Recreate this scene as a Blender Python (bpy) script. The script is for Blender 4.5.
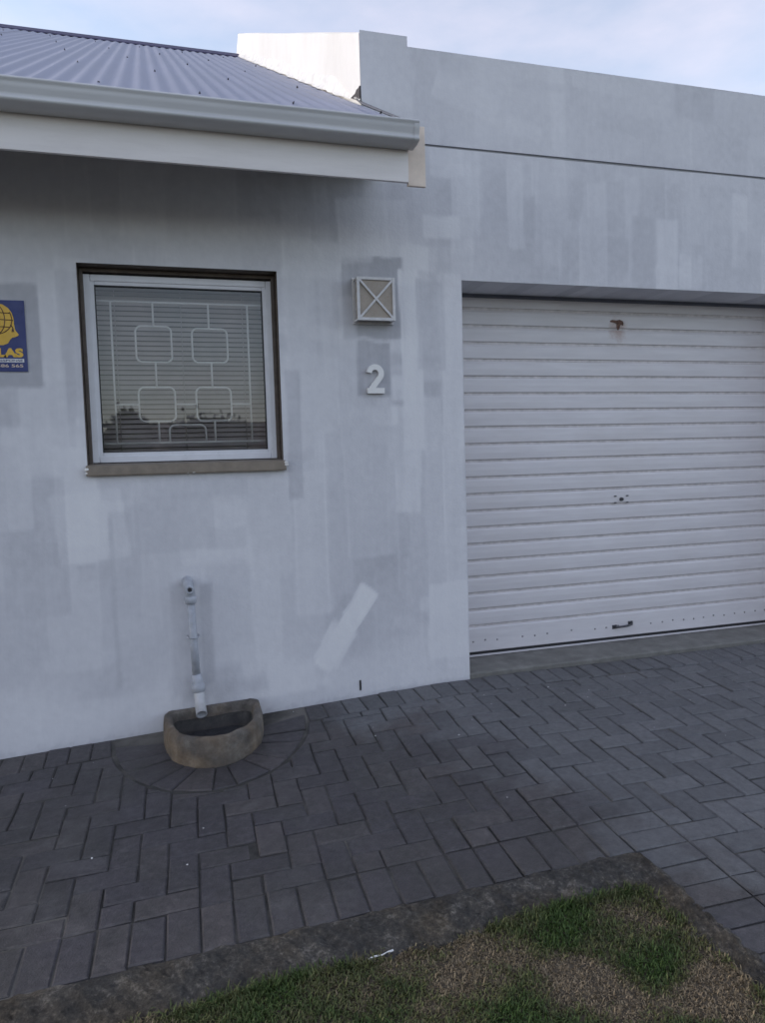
import bpy, bmesh, math, random
import numpy as np
from mathutils import Vector, Matrix

random.seed(7); rng = np.random.default_rng(11)
S = bpy.context.scene
for o in list(bpy.data.objects): bpy.data.objects.remove(o)
COL = S.collection
R = math.radians

# ------------------------------------------------------------------ camera
cam_d = bpy.data.cameras.new('camera'); cam = bpy.data.objects.new('camera', cam_d); COL.objects.link(cam)
YAW, PITCH, ROLL = R(16.5), R(3.978), R(-1.665)
fw = Vector((math.sin(YAW)*math.cos(PITCH), math.cos(YAW)*math.cos(PITCH), -math.sin(PITCH)))
rt = Vector((math.cos(YAW), -math.sin(YAW), 0)); up = rt.cross(fw)
rt2 = math.cos(ROLL)*rt + math.sin(ROLL)*up; up2 = -math.sin(ROLL)*rt + math.cos(ROLL)*up
CAM = Vector((0, -4, 1.295))
m = Matrix((rt2, up2, -fw)).transposed().to_4x4(); m.translation = CAM
cam.matrix_world = m
cam_d.sensor_fit = 'VERTICAL'; cam_d.sensor_height = 36; cam_d.lens = 740/1023*36
cam_d.clip_start = .05; cam_d.clip_end = 3000
S.camera = cam

# ------------------------------------------------------------------ sky, sun, exposure
SUN = Vector((-.90, .30, .34)).normalized()          # direction towards the sun
W = bpy.data.worlds.new('World'); S.world = W; W.use_nodes = True
nt = W.node_tree; nt.nodes.clear()
def wn(t, **k):
    n = nt.nodes.new(t)
    for a, b in k.items(): setattr(n, a, b)
    return n
sky = wn('ShaderNodeTexSky', sky_type='NISHITA', sun_disc=False)
sky.sun_elevation = math.asin(SUN.z); sky.sun_rotation = math.atan2(SUN.x, SUN.y)
sky.air_density = 1.0; sky.dust_density = .8; sky.ozone_density = 1.4
hs = wn('ShaderNodeHueSaturation'); hs.inputs['Saturation'].default_value = .74; hs.inputs['Value'].default_value = 1.0
nt.links.new(sky.outputs[0], hs.inputs['Color'])
tc = wn('ShaderNodeTexCoord'); mp = wn('ShaderNodeMapping'); mp.inputs['Scale'].default_value = (1.5, 1.5, 4.0)
nt.links.new(tc.outputs['Generated'], mp.inputs[0])
cn = wn('ShaderNodeTexNoise'); cn.inputs['Scale'].default_value = 2.6; cn.inputs['Detail'].default_value = 7; cn.inputs['Roughness'].default_value = .55
nt.links.new(mp.outputs[0], cn.inputs['Vector'])
cr = wn('ShaderNodeValToRGB'); cr.color_ramp.elements[0].position = .40; cr.color_ramp.elements[0].color = (.10, .10, .10, 1)
cr.color_ramp.elements[1].position = .70; cr.color_ramp.elements[1].color = (.42, .42, .42, 1)
nt.links.new(cn.outputs[0], cr.inputs[0])
cm = wn('ShaderNodeMix', data_type='RGBA'); cm.inputs[7].default_value = (3.9, 3.45, 3.8, 1)
nt.links.new(cr.outputs[0], cm.inputs[0]); nt.links.new(hs.outputs[0], cm.inputs[6])
bg = wn('ShaderNodeBackground'); bg.inputs[1].default_value = .10
wo = wn('ShaderNodeOutputWorld')
nt.links.new(cm.outputs[2], bg.inputs[0]); nt.links.new(bg.outputs[0], wo.inputs[0])
sd = bpy.data.lights.new('sun', 'SUN'); so = bpy.data.objects.new('sun', sd); COL.objects.link(so)
sd.energy = .6; sd.angle = R(14); sd.color = (1, .90, .80)
so.rotation_euler = SUN.to_track_quat('Z', 'Y').to_euler(); so.location = (-8, 4, 9)
S.view_settings.view_transform = 'Standard'; S.view_settings.look = 'None'
S.view_settings.gamma = 1; S.view_settings.use_curve_mapping = False
S.view_settings.exposure = 1.62

# ------------------------------------------------------------------ material helpers
class Mat:
    def __init__(s, name):
        s.m = bpy.data.materials.new(name); s.m.use_nodes = True; s.t = s.m.node_tree
        s.b = s.t.nodes['Principled BSDF']; s.c = None
    def n(s, t, **k):
        q = s.t.nodes.new(t)
        for a, b in k.items(): setattr(q, a, b)
        return q
    def l(s, a, b): s.t.links.new(a, b)
    def co(s, scale=(1, 1, 1), rot=(0, 0, 0), src='Object'):
        if src == 'World': g = s.n('ShaderNodeNewGeometry').outputs['Position']
        else: g = s.n('ShaderNodeTexCoord').outputs[src]
        p = s.n('ShaderNodeMapping'); p.inputs['Scale'].default_value = scale; p.inputs['Rotation'].default_value = rot
        s.l(g, p.inputs[0]); return p.outputs[0]
    def noise(s, sc, vec=None, detail=4, rough=.55, dist=0):
        q = s.n('ShaderNodeTexNoise'); q.inputs['Scale'].default_value = sc; q.inputs['Detail'].default_value = detail
        q.inputs['Roughness'].default_value = rough; q.inputs['Distortion'].default_value = dist
        s.l(vec if vec is not None else s.co(src='World'), q.inputs['Vector']); return q.outputs[0]
    def ramp(s, x, *st):
        q = s.n('ShaderNodeValToRGB'); e = q.color_ramp.elements
        while len(e) < len(st): e.new(.5)
        for i, (p, c) in enumerate(st):
            e[i].position = p; e[i].color = (*c, 1) if isinstance(c, tuple) else (c, c, c, 1)
        s.l(x, q.inputs[0]); return q.outputs[0]
    def mix(s, f, a, b, mode='MIX'):
        q = s.n('ShaderNodeMix', data_type='RGBA', blend_type=mode)
        for i, v in ((0, f), (6, a), (7, b)):
            if hasattr(v, 'links') or hasattr(v, 'is_linked'): s.l(v, q.inputs[i])
            elif i == 0: q.inputs[0].default_value = v
            else: q.inputs[i].default_value = (*v, 1) if isinstance(v, tuple) else (v, v, v, 1)
        return q.outputs[2]
    def math(s, op, a, b=None, c=None):
        q = s.n('ShaderNodeMath', operation=op)
        for i, v in enumerate((a, b, c)):
            if v is None: continue
            if isinstance(v, (int, float)): q.inputs[i].default_value = v
            else: s.l(v, q.inputs[i])
        return q.outputs[0]
    def color(s, v):
        if isinstance(v, tuple): s.b.inputs['Base Color'].default_value = (*v, 1)
        else: s.l(v, s.b.inputs['Base Color'])
        return s
    def rough(s, v):
        if isinstance(v, float): s.b.inputs['Roughness'].default_value = v
        else: s.l(v, s.b.inputs['Roughness'])
        return s
    def set(s, **k):
        for a, b in k.items(): s.b.inputs[a.replace('_', ' ')].default_value = b
        return s
    def bump(s, h, strength=.3, dist=.01):
        q = s.n('ShaderNodeBump'); q.inputs['Strength'].default_value = strength; q.inputs['Distance'].default_value = dist
        s.l(h, q.inputs['Height']); s.l(q.outputs[0], s.b.inputs['Normal']); return s

def simple(name, col, rough=.5, var=.15, sc=9, metal=0.0, bump=.1, bsc=60, bd=.002):
    q = Mat(name)
    n = q.noise(sc, detail=5)
    c0 = tuple(c*(1-var) for c in col); c1 = tuple(min(1, c*(1+var)) for c in col)
    q.color(q.ramp(n, (.3, c0), (.7, c1)))
    q.rough(q.ramp(q.noise(sc*2.3), (.3, max(.05, rough-.1)), (.7, min(1, rough+.1))))
    q.set(Metallic=metal)
    if bump: q.bump(q.noise(bsc, detail=3), bump, bd)
    return q.m

# wall paint: patchy second coat over grey, coverage kept in the "paint" attribute
q = Mat('wall_paint')
at = q.n('ShaderNodeAttribute', attribute_name='paint'); cov = at.outputs['Fac']
fine = q.noise(1.0, q.co((70, 70, 7), src='World'), detail=4, rough=.6)
fine2 = q.noise(22, detail=5)
cv = q.math('ADD', cov, q.math('MULTIPLY', q.math('SUBTRACT', fine, .5), .06))
cv = q.math('ADD', cv, q.math('MULTIPLY', q.math('SUBTRACT', fine2, .5), .14))
q.color(q.ramp(cv, (0, (.30, .31, .335)), (.3, (.465, .465, .50)), (.5, (.605, .602, .638)), (.7, (.725, .72, .75)), (1, (.825, .82, .83))))
q.rough(q.ramp(cv, (0, .75), (1, .5)))
hb = q.math('ADD', q.math('MULTIPLY', q.noise(55, detail=5, rough=.6), 1.0), q.math('MULTIPLY', fine, .15))
hb = q.math('ADD', hb, q.math('MULTIPLY', q.noise(5, detail=3), .8))
q.bump(hb, .28, .006); q.set(Specular_IOR_Level=.35)
M_wall = q.m
q = Mat('parapet_paint')
n = q.noise(1, q.co((2.2, 2.2, 1.2), src='World'), detail=6, rough=.65)
q.color(q.ramp(n, (.3, (.70, .68, .66)), (.65, (.79, .775, .76)))); q.rough(.6).bump(q.noise(40, detail=5), .3, .008)
M_par = q.m
M_lump = simple('waterproofing', (.74, .72, .70), .55, .14, 14, bump=.5, bsc=45, bd=.012)

q = Mat('roof_steel')
n = q.noise(1, q.co((6, 1.2, 1.2), src='World'), detail=6, rough=.6)
q.color(q.ramp(n, (.25, (.205, .22, .29)), (.7, (.30, .315, .40)))); q.rough(q.ramp(n, (.3, .42), (.7, .58)))
q.set(Metallic=.25).bump(q.noise(30), .06, .004); M_roof = q.m
M_ridge = simple('ridge_blue', (.045, .04, .10), .5, .2)
q = Mat('gutter_steel')
n = q.noise(1, q.co((1.5, 12, 12), src='World'), detail=6, rough=.65)
q.color(q.ramp(n, (.25, (.46, .465, .48)), (.7, (.58, .585, .60)))); q.rough(.38).bump(q.noise(1, q.co((3, 30, 30), src='World')), .07, .004)
M_gut = q.m
q = Mat('fascia_paint')
n = q.noise(1, q.co((2, 14, 14), src='World'), detail=6, rough=.65)
q.color(q.ramp(n, (.2, (.68, .645, .64)), (.55, (.79, .755, .75)))); q.rough(.55).bump(q.noise(45), .12, .003); M_fas = q.m
M_nib = simple('cream_board', (.74, .63, .54), .6, .10, 12)
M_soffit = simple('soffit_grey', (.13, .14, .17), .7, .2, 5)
M_brown = simple('brown_paint', (.105, .082, .068), .55, .22, 20)
M_sill = simple('taupe_sill', (.235, .195, .155), .6, .16, 16, bump=.2)
M_frame = simple('white_aluminium', (.72, .72, .76), .35, .05, 12, bump=.03)
M_grille = simple('grille_paint', (.90, .88, .86), .45, .08)
M_blind = simple('blind_slat', (.54, .48, .47), .5, .10)
M_dark = simple('dark_gasket', (.015, .015, .017), .5, .2)
M_room = simple('room_plaster', (.22, .20, .18), .8, .1)
M_hole = simple('dark_gap', (.035, .033, .036), .9, .3)

q = Mat('window_glass'); T = q.t; T.nodes.remove(q.b)
tr = q.n('ShaderNodeBsdfTransparent'); tr.inputs[0].default_value = (.92, .93, .93, 1)
gl = q.n('ShaderNodeBsdfGlossy'); gl.inputs['Roughness'].default_value = .012; gl.inputs['Color'].default_value = (1, 1, 1, 1)
fr = q.n('ShaderNodeFresnel'); fr.inputs[0].default_value = 1.5
bm_ = q.n('ShaderNodeBump'); bm_.inputs['Strength'].default_value = .02; bm_.inputs['Distance'].default_value = .01
q.l(q.noise(3, detail=1), bm_.inputs['Height']); q.l(bm_.outputs[0], gl.inputs['Normal'])
ff = q.math('MULTIPLY', fr.outputs[0], 1.7)
mx = q.n('ShaderNodeMixShader'); q.l(ff, mx.inputs[0]); q.l(tr.outputs[0], mx.inputs[1]); q.l(gl.outputs[0], mx.inputs[2])
q.l(mx.outputs[0], T.nodes['Material Output'].inputs[0]); M_glass = q.m

q = Mat('door_paint')
n = q.noise(1, q.co((3, 3, 25), src='World'), detail=6, rough=.6)
n2 = q.noise(2.2, detail=6, rough=.6)
c = q.ramp(n, (.25, (.625, .60, .62)), (.65, (.715, .69, .71)))
c = q.mix(q.ramp(n2, (.45, 0.0), (.8, .35)), c, (.60, .555, .54))
gp = q.n('ShaderNodeNewGeometry').outputs['Position']; vs = q.n('ShaderNodeVectorMath', operation='SUBTRACT'); vs.inputs[1].default_value = (2.945, .32, 2.115); q.l(gp, vs.inputs[0])
vm = q.n('ShaderNodeVectorMath', operation='MULTIPLY'); vm.inputs[1].default_value = (9.5, 0, 8.5); q.l(vs.outputs[0], vm.inputs[0]); ln = q.n('ShaderNodeVectorMath', operation='LENGTH'); q.l(vm.outputs[0], ln.inputs[0])
st_ = q.math('SUBTRACT', 1.0, q.math('ADD', ln.outputs['Value'], q.math('MULTIPLY', q.math('SUBTRACT', q.noise(24, detail=6, rough=.7), .5), 1.3)))
c = q.mix(q.ramp(st_, (.25, 0.0), (.8, .55)), c, (.36, .20, .15))
q.color(c); q.rough(.45).bump(q.noise(1, q.co((4, 4, 30), src='World')), .08, .004); M_door = q.m
M_groove = simple('door_groove', (.60, .56, .56), .6, .15, 25)
M_rust = simple('rust', (.15, .085, .065), .85, .5, 60, bump=.4, bsc=120)
M_steel = simple('dark_steel', (.09, .09, .10), .4, .3, 60, metal=.5)
q = Mat('concrete_threshold')
n = q.noise(9, detail=8, rough=.65)
q.color(q.ramp(n, (.25, (.125, .12, .112)), (.55, (.19, .185, .172)), (.8, (.27, .262, .245)))); q.rough(.85).bump(q.noise(60, detail=6), .5, .006); M_thr = q.m
q = Mat('kerb_concrete')
n = q.math('ADD', q.math('MULTIPLY', q.noise(9, detail=9, rough=.7), .45), q.math('MULTIPLY', q.noise(62, detail=6, rough=.75), .55)); n2 = q.noise(3.3, detail=6)
c = q.ramp(n, (.36, (.026, .025, .025)), (.47, (.060, .056, .052)), (.54, (.10, .093, .084)), (.64, (.30, .275, .245)))
c = q.mix(q.ramp(n2, (.42, 0.0), (.60, .8)), c, q.ramp(n, (.38, (.035, .028, .019)), (.50, (.085, .067, .046)), (.62, (.20, .165, .12))))
q.color(c); q.rough(.9).bump(q.noise(55, detail=9, rough=.75), 1.0, .022); M_kerb = q.m
q = Mat('basin_concrete')
n = q.noise(13, detail=9, rough=.68); n2 = q.noise(4, detail=4)
c = q.ramp(n, (.22, (.085, .062, .042)), (.5, (.185, .138, .095)), (.78, (.31, .25, .185)))
c = q.mix(q.ramp(n2, (.38, 0.0), (.58, .85)), c, q.ramp(n, (.3, (.06, .056, .052)), (.55, (.13, .12, .11)), (.75, (.26, .24, .21))))
q.color(c); q.rough(.85).bump(q.noise(60, detail=8, rough=.7), .9, .012); M_basin = q.m
M_silt = simple('basin_silt', (.03, .03, .034), .6, .4, 25, bump=.4)
q = Mat('basin_grime_shade'); n = q.noise(18, detail=8, rough=.7)
q.color(q.ramp(n, (.3, (.022, .021, .022)), (.6, (.055, .05, .045)), (.8, (.11, .10, .085)))); q.rough(.7).bump(q.noise(70, detail=7), .5, .006); M_grime_shade = q.m  # grime colour, darkened to stand in for a deeper shaded hollow
M_pipe = simple('painted_pipe', (.40, .415, .46), .5, .16, 30, bump=.15)

def paver_mat(name, warm):
    q = Mat(name)
    oi = q.n('ShaderNodeObjectInfo').outputs['Random']; isl = q.n('ShaderNodeNewGeometry').outputs['Random Per Island']
    rnd = q.math('FRACT', q.math('ADD', oi, q.math('MULTIPLY', isl, 7.31)))
    n = q.noise(38, detail=8, rough=.72); nl = q.noise(1.4, detail=5, rough=.6); nm = q.noise(9, detail=6, rough=.65); nd = q.noise(5.5, detail=9, rough=.75)
    k = 1.0
    c = q.ramp(n, (.25, (.040*warm, .039, .042)), (.55, (.074*warm, .072, .077)), (.8, (.13*warm, .125, .127)))
    c = q.mix(1.0, c, q.ramp(rnd, (0, (.80, .80, .83)), (.35, (.95, .95, 1.0)), (.7, (1.06, 1.04, 1.02)), (1, (1.24, 1.20, 1.14))), 'MULTIPLY')
    c = q.mix(q.ramp(nl, (.40, .0), (.70, .62)), c, (.05, .046, .041))
    c = q.mix(q.ramp(nm, (.60, .0), (.80, .45)), c, (.17, .165, .165))
    c = q.mix(q.ramp(q.noise(2.6, detail=10, rough=.8), (.52, 0.0), (.72, .35)), c, (.21, .205, .20))
    c = q.mix(q.ramp(nd, (.46, 0.0), (.66, .75)), c, q.ramp(n, (.3, (.030, .028, .029)), (.75, (.085, .08, .076))))
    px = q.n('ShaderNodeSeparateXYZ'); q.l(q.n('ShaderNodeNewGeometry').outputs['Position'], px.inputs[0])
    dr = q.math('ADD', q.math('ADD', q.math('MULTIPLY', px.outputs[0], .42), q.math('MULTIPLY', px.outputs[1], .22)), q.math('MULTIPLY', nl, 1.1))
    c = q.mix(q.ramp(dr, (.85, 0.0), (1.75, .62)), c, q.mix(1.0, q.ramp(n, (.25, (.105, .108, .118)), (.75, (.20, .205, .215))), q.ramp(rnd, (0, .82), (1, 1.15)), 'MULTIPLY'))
    q.color(c); q.rough(q.ramp(nm, (.3, .42), (.7, .68)))
    q.bump(q.math('ADD', q.noise(130, detail=5, rough=.7), q.math('MULTIPLY', nm, 1.6)), .8, .006)
    q.set(Specular_IOR_Level=.5); return q.m
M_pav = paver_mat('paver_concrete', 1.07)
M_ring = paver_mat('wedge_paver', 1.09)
q = Mat('joint_sand'); n = q.noise(30, detail=8, rough=.7); n2 = q.noise(2.1, detail=5)
c = q.ramp(n, (.3, (.028, .027, .026)), (.65, (.07, .066, .06)))
c = q.mix(q.ramp(n2, (.50, 0.0), (.62, .85)), c, (.17, .158, .142))
q.color(c); q.rough(.95).bump(q.noise(160, detail=5), .6, .004); M_joint = q.m
q = Mat('soil'); n = q.noise(14, detail=8, rough=.7)
q.color(q.ramp(n, (.3, (.045, .036, .025)), (.7, (.12, .095, .065)))); q.rough(.95).bump(q.noise(60, detail=6), .7, .02); M_soil = q.m
q = Mat('grass_blades'); at = q.n('ShaderNodeAttribute', attribute_name='tint')
q.color(at.outputs['Color']); q.rough(.6); q.set(Specular_IOR_Level=.25); M_grass = q.m
q = Mat('verge_ground'); n = q.noise(.6, detail=8, rough=.7)
q.color(q.ramp(n, (.3, (.035, .055, .02)), (.55, (.06, .075, .03)), (.75, (.12, .10, .06)))); q.rough(.95); M_verge = q.m
M_asph = simple('asphalt', (.05, .05, .052), .85, .3, 30, bump=.4, bsc=180)

# ------------------------------------------------------------------ object helpers
def link(name, me, mat=None, parent=None, loc=None):
    o = bpy.data.objects.new(name, me); COL.objects.link(o)
    if mat is not None and me is not None and not me.materials: me.materials.append(mat)
    if parent: o.parent = parent
    if loc is not None: o.location = loc
    return o
def empty(name, loc=(0, 0, 0)):
    o = bpy.data.objects.new(name, None); COL.objects.link(o); o.location = loc; o.empty_display_size = .1; return o
def tag(o, label=None, cat=None, group=None, kind=None):
    for k, v in (('label', label), ('category', cat), ('group', group), ('kind', kind)):
        if v: o[k] = v
    return o
def bm_mesh(bm, name, smooth=False, recalc=True):
    if recalc: bmesh.ops.recalc_face_normals(bm, faces=bm.faces)
    me = bpy.data.meshes.new(name); bm.to_mesh(me); bm.free()
    if smooth: me.polygons.foreach_set('use_smooth', [True]*len(me.polygons))
    return me
def box(bm, x0, x1, y0, y1, z0, z1, bev=0.0):
    r = bmesh.ops.create_cube(bm, size=1.0)
    vs = r['verts']
    for v in vs: v.co = Vector(((x0+x1)/2+v.co.x*(x1-x0), (y0+y1)/2+v.co.y*(y1-y0), (z0+z1)/2+v.co.z*(z1-z0)))
    if bev:
        es = list({e for v in vs for e in v.link_edges})
        bmesh.ops.bevel(bm, geom=es, offset=bev, segments=2, profile=.6, affect='EDGES')
def boxo(name, mat, parent, x0, x1, y0, y1, z0, z1, bev=0.0):
    bm = bmesh.new(); box(bm, x0, x1, y0, y1, z0, z1, bev); return link(name, bm_mesh(bm, name), mat, parent)
def tube(bm, pts, r, seg=12, caps=True, closed=False):
    pts = [Vector(p) for p in pts]; N = len(pts); rs = r if isinstance(r, (list, tuple)) else [r]*N
    rings = []; prev = None
    for i, p in enumerate(pts):
        a = pts[(i-1) % N] if (i or closed) else p; b = pts[(i+1) % N] if (i < N-1 or closed) else p
        t = (b-a).normalized()
        if prev is None:
            s_ = Vector((0, 1, 0)) if abs(t.y) < .9 else Vector((1, 0, 0)); u = t.cross(s_).normalized()
        else: u = (prev - t*prev.dot(t)).normalized()
        prev = u; v = t.cross(u)
        rings.append([bm.verts.new(p+rs[i]*(math.cos(k*2*math.pi/seg)*u+math.sin(k*2*math.pi/seg)*v)) for k in range(seg)])
    for i in range(N if closed else N-1):
        A, B = rings[i], rings[(i+1) % N]
        for k in range(seg): bm.faces.new((A[k], A[(k+1) % seg], B[(k+1) % seg], B[k]))
    if caps and not closed: bm.faces.new(rings[0][::-1]); bm.faces.new(rings[-1])
def tubeo(name, mat, parent, pts, r, seg=12, caps=True, closed=False):
    bm = bmesh.new(); tube(bm, pts, r, seg, caps, closed); return link(name, bm_mesh(bm, name, True), mat, parent)
def extrude_profile(prof, x0, x1, closed=False, n=1):
    """prof: list of (y,z); sheet or solid along x"""
    bm = bmesh.new(); rows = []
    for i in range(n+1):
        x = x0+(x1-x0)*i/n; rows.append([bm.verts.new((x, y, z)) for y, z in prof])
    L = len(prof)
    for i in range(n):
        for k in range(L if closed else L-1):
            bm.faces.new((rows[i][k], rows[i][(k+1) % L], rows[i+1][(k+1) % L], rows[i+1][k]))
    if closed: bm.faces.new(rows[0]); bm.faces.new(rows[-1][::-1])
    return bm
def text_mesh(s, size, ext, offset=0.0, name='lettering'):
    cu = bpy.data.curves.new(name, 'FONT'); cu.body = s; cu.size = size; cu.extrude = ext; cu.offset = offset; cu.resolution_u = 5
    o = bpy.data.objects.new('tmp', cu); COL.objects.link(o)
    dg = bpy.context.evaluated_depsgraph_get(); me = bpy.data.meshes.new_from_object(o.evaluated_get(dg)); me.name = name
    bpy.data.objects.remove(o); return me
def fit_mesh(me, x0, x1, z0, z1, y0, y1):
    """lay a text mesh (xy) upright on the wall in the given box, facing -y"""
    n = len(me.vertices); a = np.empty(n*3); me.vertices.foreach_get('co', a); a = a.reshape(-1, 3)
    lo, hi = a.min(0), a.max(0); b = np.empty_like(a)
    b[:, 0] = x0+(a[:, 0]-lo[0])/(hi[0]-lo[0])*(x1-x0)
    b[:, 2] = z0+(a[:, 1]-lo[1])/(hi[1]-lo[1])*(z1-z0)
    b[:, 1] = y1+(a[:, 2]-lo[2])/(hi[2]-lo[2])*(y0-y1)
    me.vertices.foreach_set('co', b.ravel()); me.update(); return me

# ------------------------------------------------------------------ terrain
PS = .06                                             # fall of the paving away from the house
def zg(x, y):
    t = np.clip(x, -6, None); t = 1.6 - np.log1p(np.exp((1.6-t)*9))/9      # soft min(x, 1.6)
    return .0495*(t-1.7) - .005 + PS*np.clip(y, -4.5, 1.0)

def lattice(xs, ys, zf, name):
    X, Y = np.meshgrid(xs, ys); Z = zf(X, Y); V = np.stack([X, Y, Z], -1).reshape(-1, 3)
    nx, ny = len(xs), len(ys); I = np.arange(nx*ny).reshape(ny, nx)
    Fq = np.stack([I[:-1, :-1], I[:-1, 1:], I[1:, 1:], I[1:, :-1]], -1).reshape(-1, 4)
    me = bpy.data.meshes.new(name); me.from_pydata(V.tolist(), [], Fq.tolist()); me.update(); return me
xs = np.r_[-900, -300, -100, -40, -20, -12, np.arange(-8, 8.1, .5), 12, 20, 40, 100, 300, 900]
ys = np.r_[-900, -300, -100, -40, -20, -12, np.arange(-9, 3.1, .5), 6, 12, 20, 40, 100, 300, 900]
tag(link('ground', lattice(xs, ys, lambda x, y: zg(x, y)-.17, 'ground'), M_verge), kind='structure')

KY, KX = -1.95, 1.49                                  # grass side of the kerb
xs = np.arange(-7, KX+.021, .1); xs[-1] = KX+.02; ys = np.r_[np.arange(-8, KY-.05, .1), KY+.02]
def lawn_z(x, y): return zg(x, y) - .022 + .006*np.sin(x*3.1+y*2.3) + .008*np.sin(x*7.7-y*6.1)
tag(link('lawn', lattice(xs, ys, lawn_z, 'lawn'), M_soil), kind='structure')

# grass blades
def make_grass():
    def area(n, x0, x1, y0, y1):
        return np.stack([rng.uniform(x0, x1, n), rng.uniform(y0, y1, n)], -1)
    P = np.vstack([area(110000, -.5, KX-.005, -3.0, KY-.004), area(16000, -3.5, KX-.005, -5.0, KY-.004), area(14000, -6, KX, -7.9, -3), np.stack([rng.uniform(-.5, KX, 5000), KY+np.abs(rng.normal(0, .020, 5000))*np.abs(np.sin(rng.uniform(0, 3, 5000)))-.010], -1), np.stack([KX+np.abs(rng.normal(0, .010, 1500))-.006, rng.uniform(-3, KY, 1500)], -1)])
    fx = lambda p, s, k: np.sin(p[:, 0]*s+k)*np.cos(p[:, 1]*s*1.13+k*1.7)
    f = fx(P, 6.1, 0.3)+.7*fx(P, 13.7, 2.1)+.5*fx(P, 27, 4.2)+.35*fx(P, 51, 1.2)
    # green clumps and dead patches seen beside the kerb
    for gx, gy, gr, gv in ((1.29, -2.25, .12, 2.6), (1.12, -2.05, .12, 1.2), (.95, -2.45, .22, 1.4), (1.22, -2.50, .16, 1.8), (.45, -2.15, .2, .7),
                           (.62, -2.40, .18, 1.2), (1.05, -2.22, .14, -2.2), (1.40, -2.38, .12, -2.4), (1.16, -2.38, .08, -1.6), (.72, -2.12, .15, -1.4), (1.36, -2.02, .1, -.5)):
        d2 = ((P[:, 0]-gx)**2+((P[:, 1]-gy)*1.15)**2)/gr**2; f = f+gv*np.exp(-d2*1.4)
    g = 1/(1+np.exp(-(f+.02)*2.2+rng.normal(0, .75, len(P))))
    near = np.minimum(KX-P[:, 0], KY-P[:, 1])
    L = rng.uniform(.009, .020, len(P))*(.75+.65*g)*np.where(rng.random(len(P)) < .05, 1.6, 1)
    L = L*np.where(near < .03, 1.15, 1)
    far = np.where(P[:, 1] < -3.05, 1.6, 1.0); L = L*far
    w = rng.uniform(.0013, .0026, len(P))*far*1.05
    az = rng.uniform(0, 2*np.pi, len(P)); lean = rng.uniform(.25, 1.25, len(P))*np.where(g < .4, 1.15, .9)
    Z = lawn_z(P[:, 0], P[:, 1]) - .003 + np.where((P[:, 1] > KY) | (P[:, 0] > KX), .006, 0)
    dx, dy = np.cos(az), np.sin(az); sx, sy = -dy, dx
    def pt(t, side, bend):
        h = L*t*np.cos(lean*bend); o = L*t*np.sin(lean*bend)
        return np.stack([P[:, 0]+dx*o+sx*w*side, P[:, 1]+dy*o+sy*w*side, Z+h], -1)
    V = np.stack([pt(0, -1, .6), pt(0, 1, .6), pt(.6, .8, .75), pt(.6, -.8, .75), pt(1, 0, 1.1)], 1).reshape(-1, 3)
    n = len(P); b = np.arange(n)*5
    me = bpy.data.meshes.new('grass')
    Fq = np.stack([b, b+1, b+2, b+3], -1).tolist(); Ft = np.stack([b+3, b+2, b+4], -1).tolist()
    me.from_pydata(V.tolist(), [], Fq+Ft); me.update()
    green = np.array([.046, .082, .020]); brown = np.array([.26, .20, .13]); yel = np.array([.12, .13, .05])
    k = rng.random(n)[:, None]; C = g[:, None]*(green*(.65+.8*k)) + (1-g[:, None])*(brown*(.45+.8*k))
    mid = (np.abs(g-.5) < .25)[:, None]; C = np.where(mid & (k > .5), yel*(.6+.6*k), C)
    A = np.ones((n, 5, 4)); A[:, :, :3] = C[:, None, :]
    ca = me.color_attributes.new('tint', 'FLOAT_COLOR', 'POINT'); ca.data.foreach_set('color', A.ravel())
    return tag(link('grass', me, M_grass), 'short patchy lawn of green and dead brown grass below the kerb', 'grass', kind='stuff')
make_grass()

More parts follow.
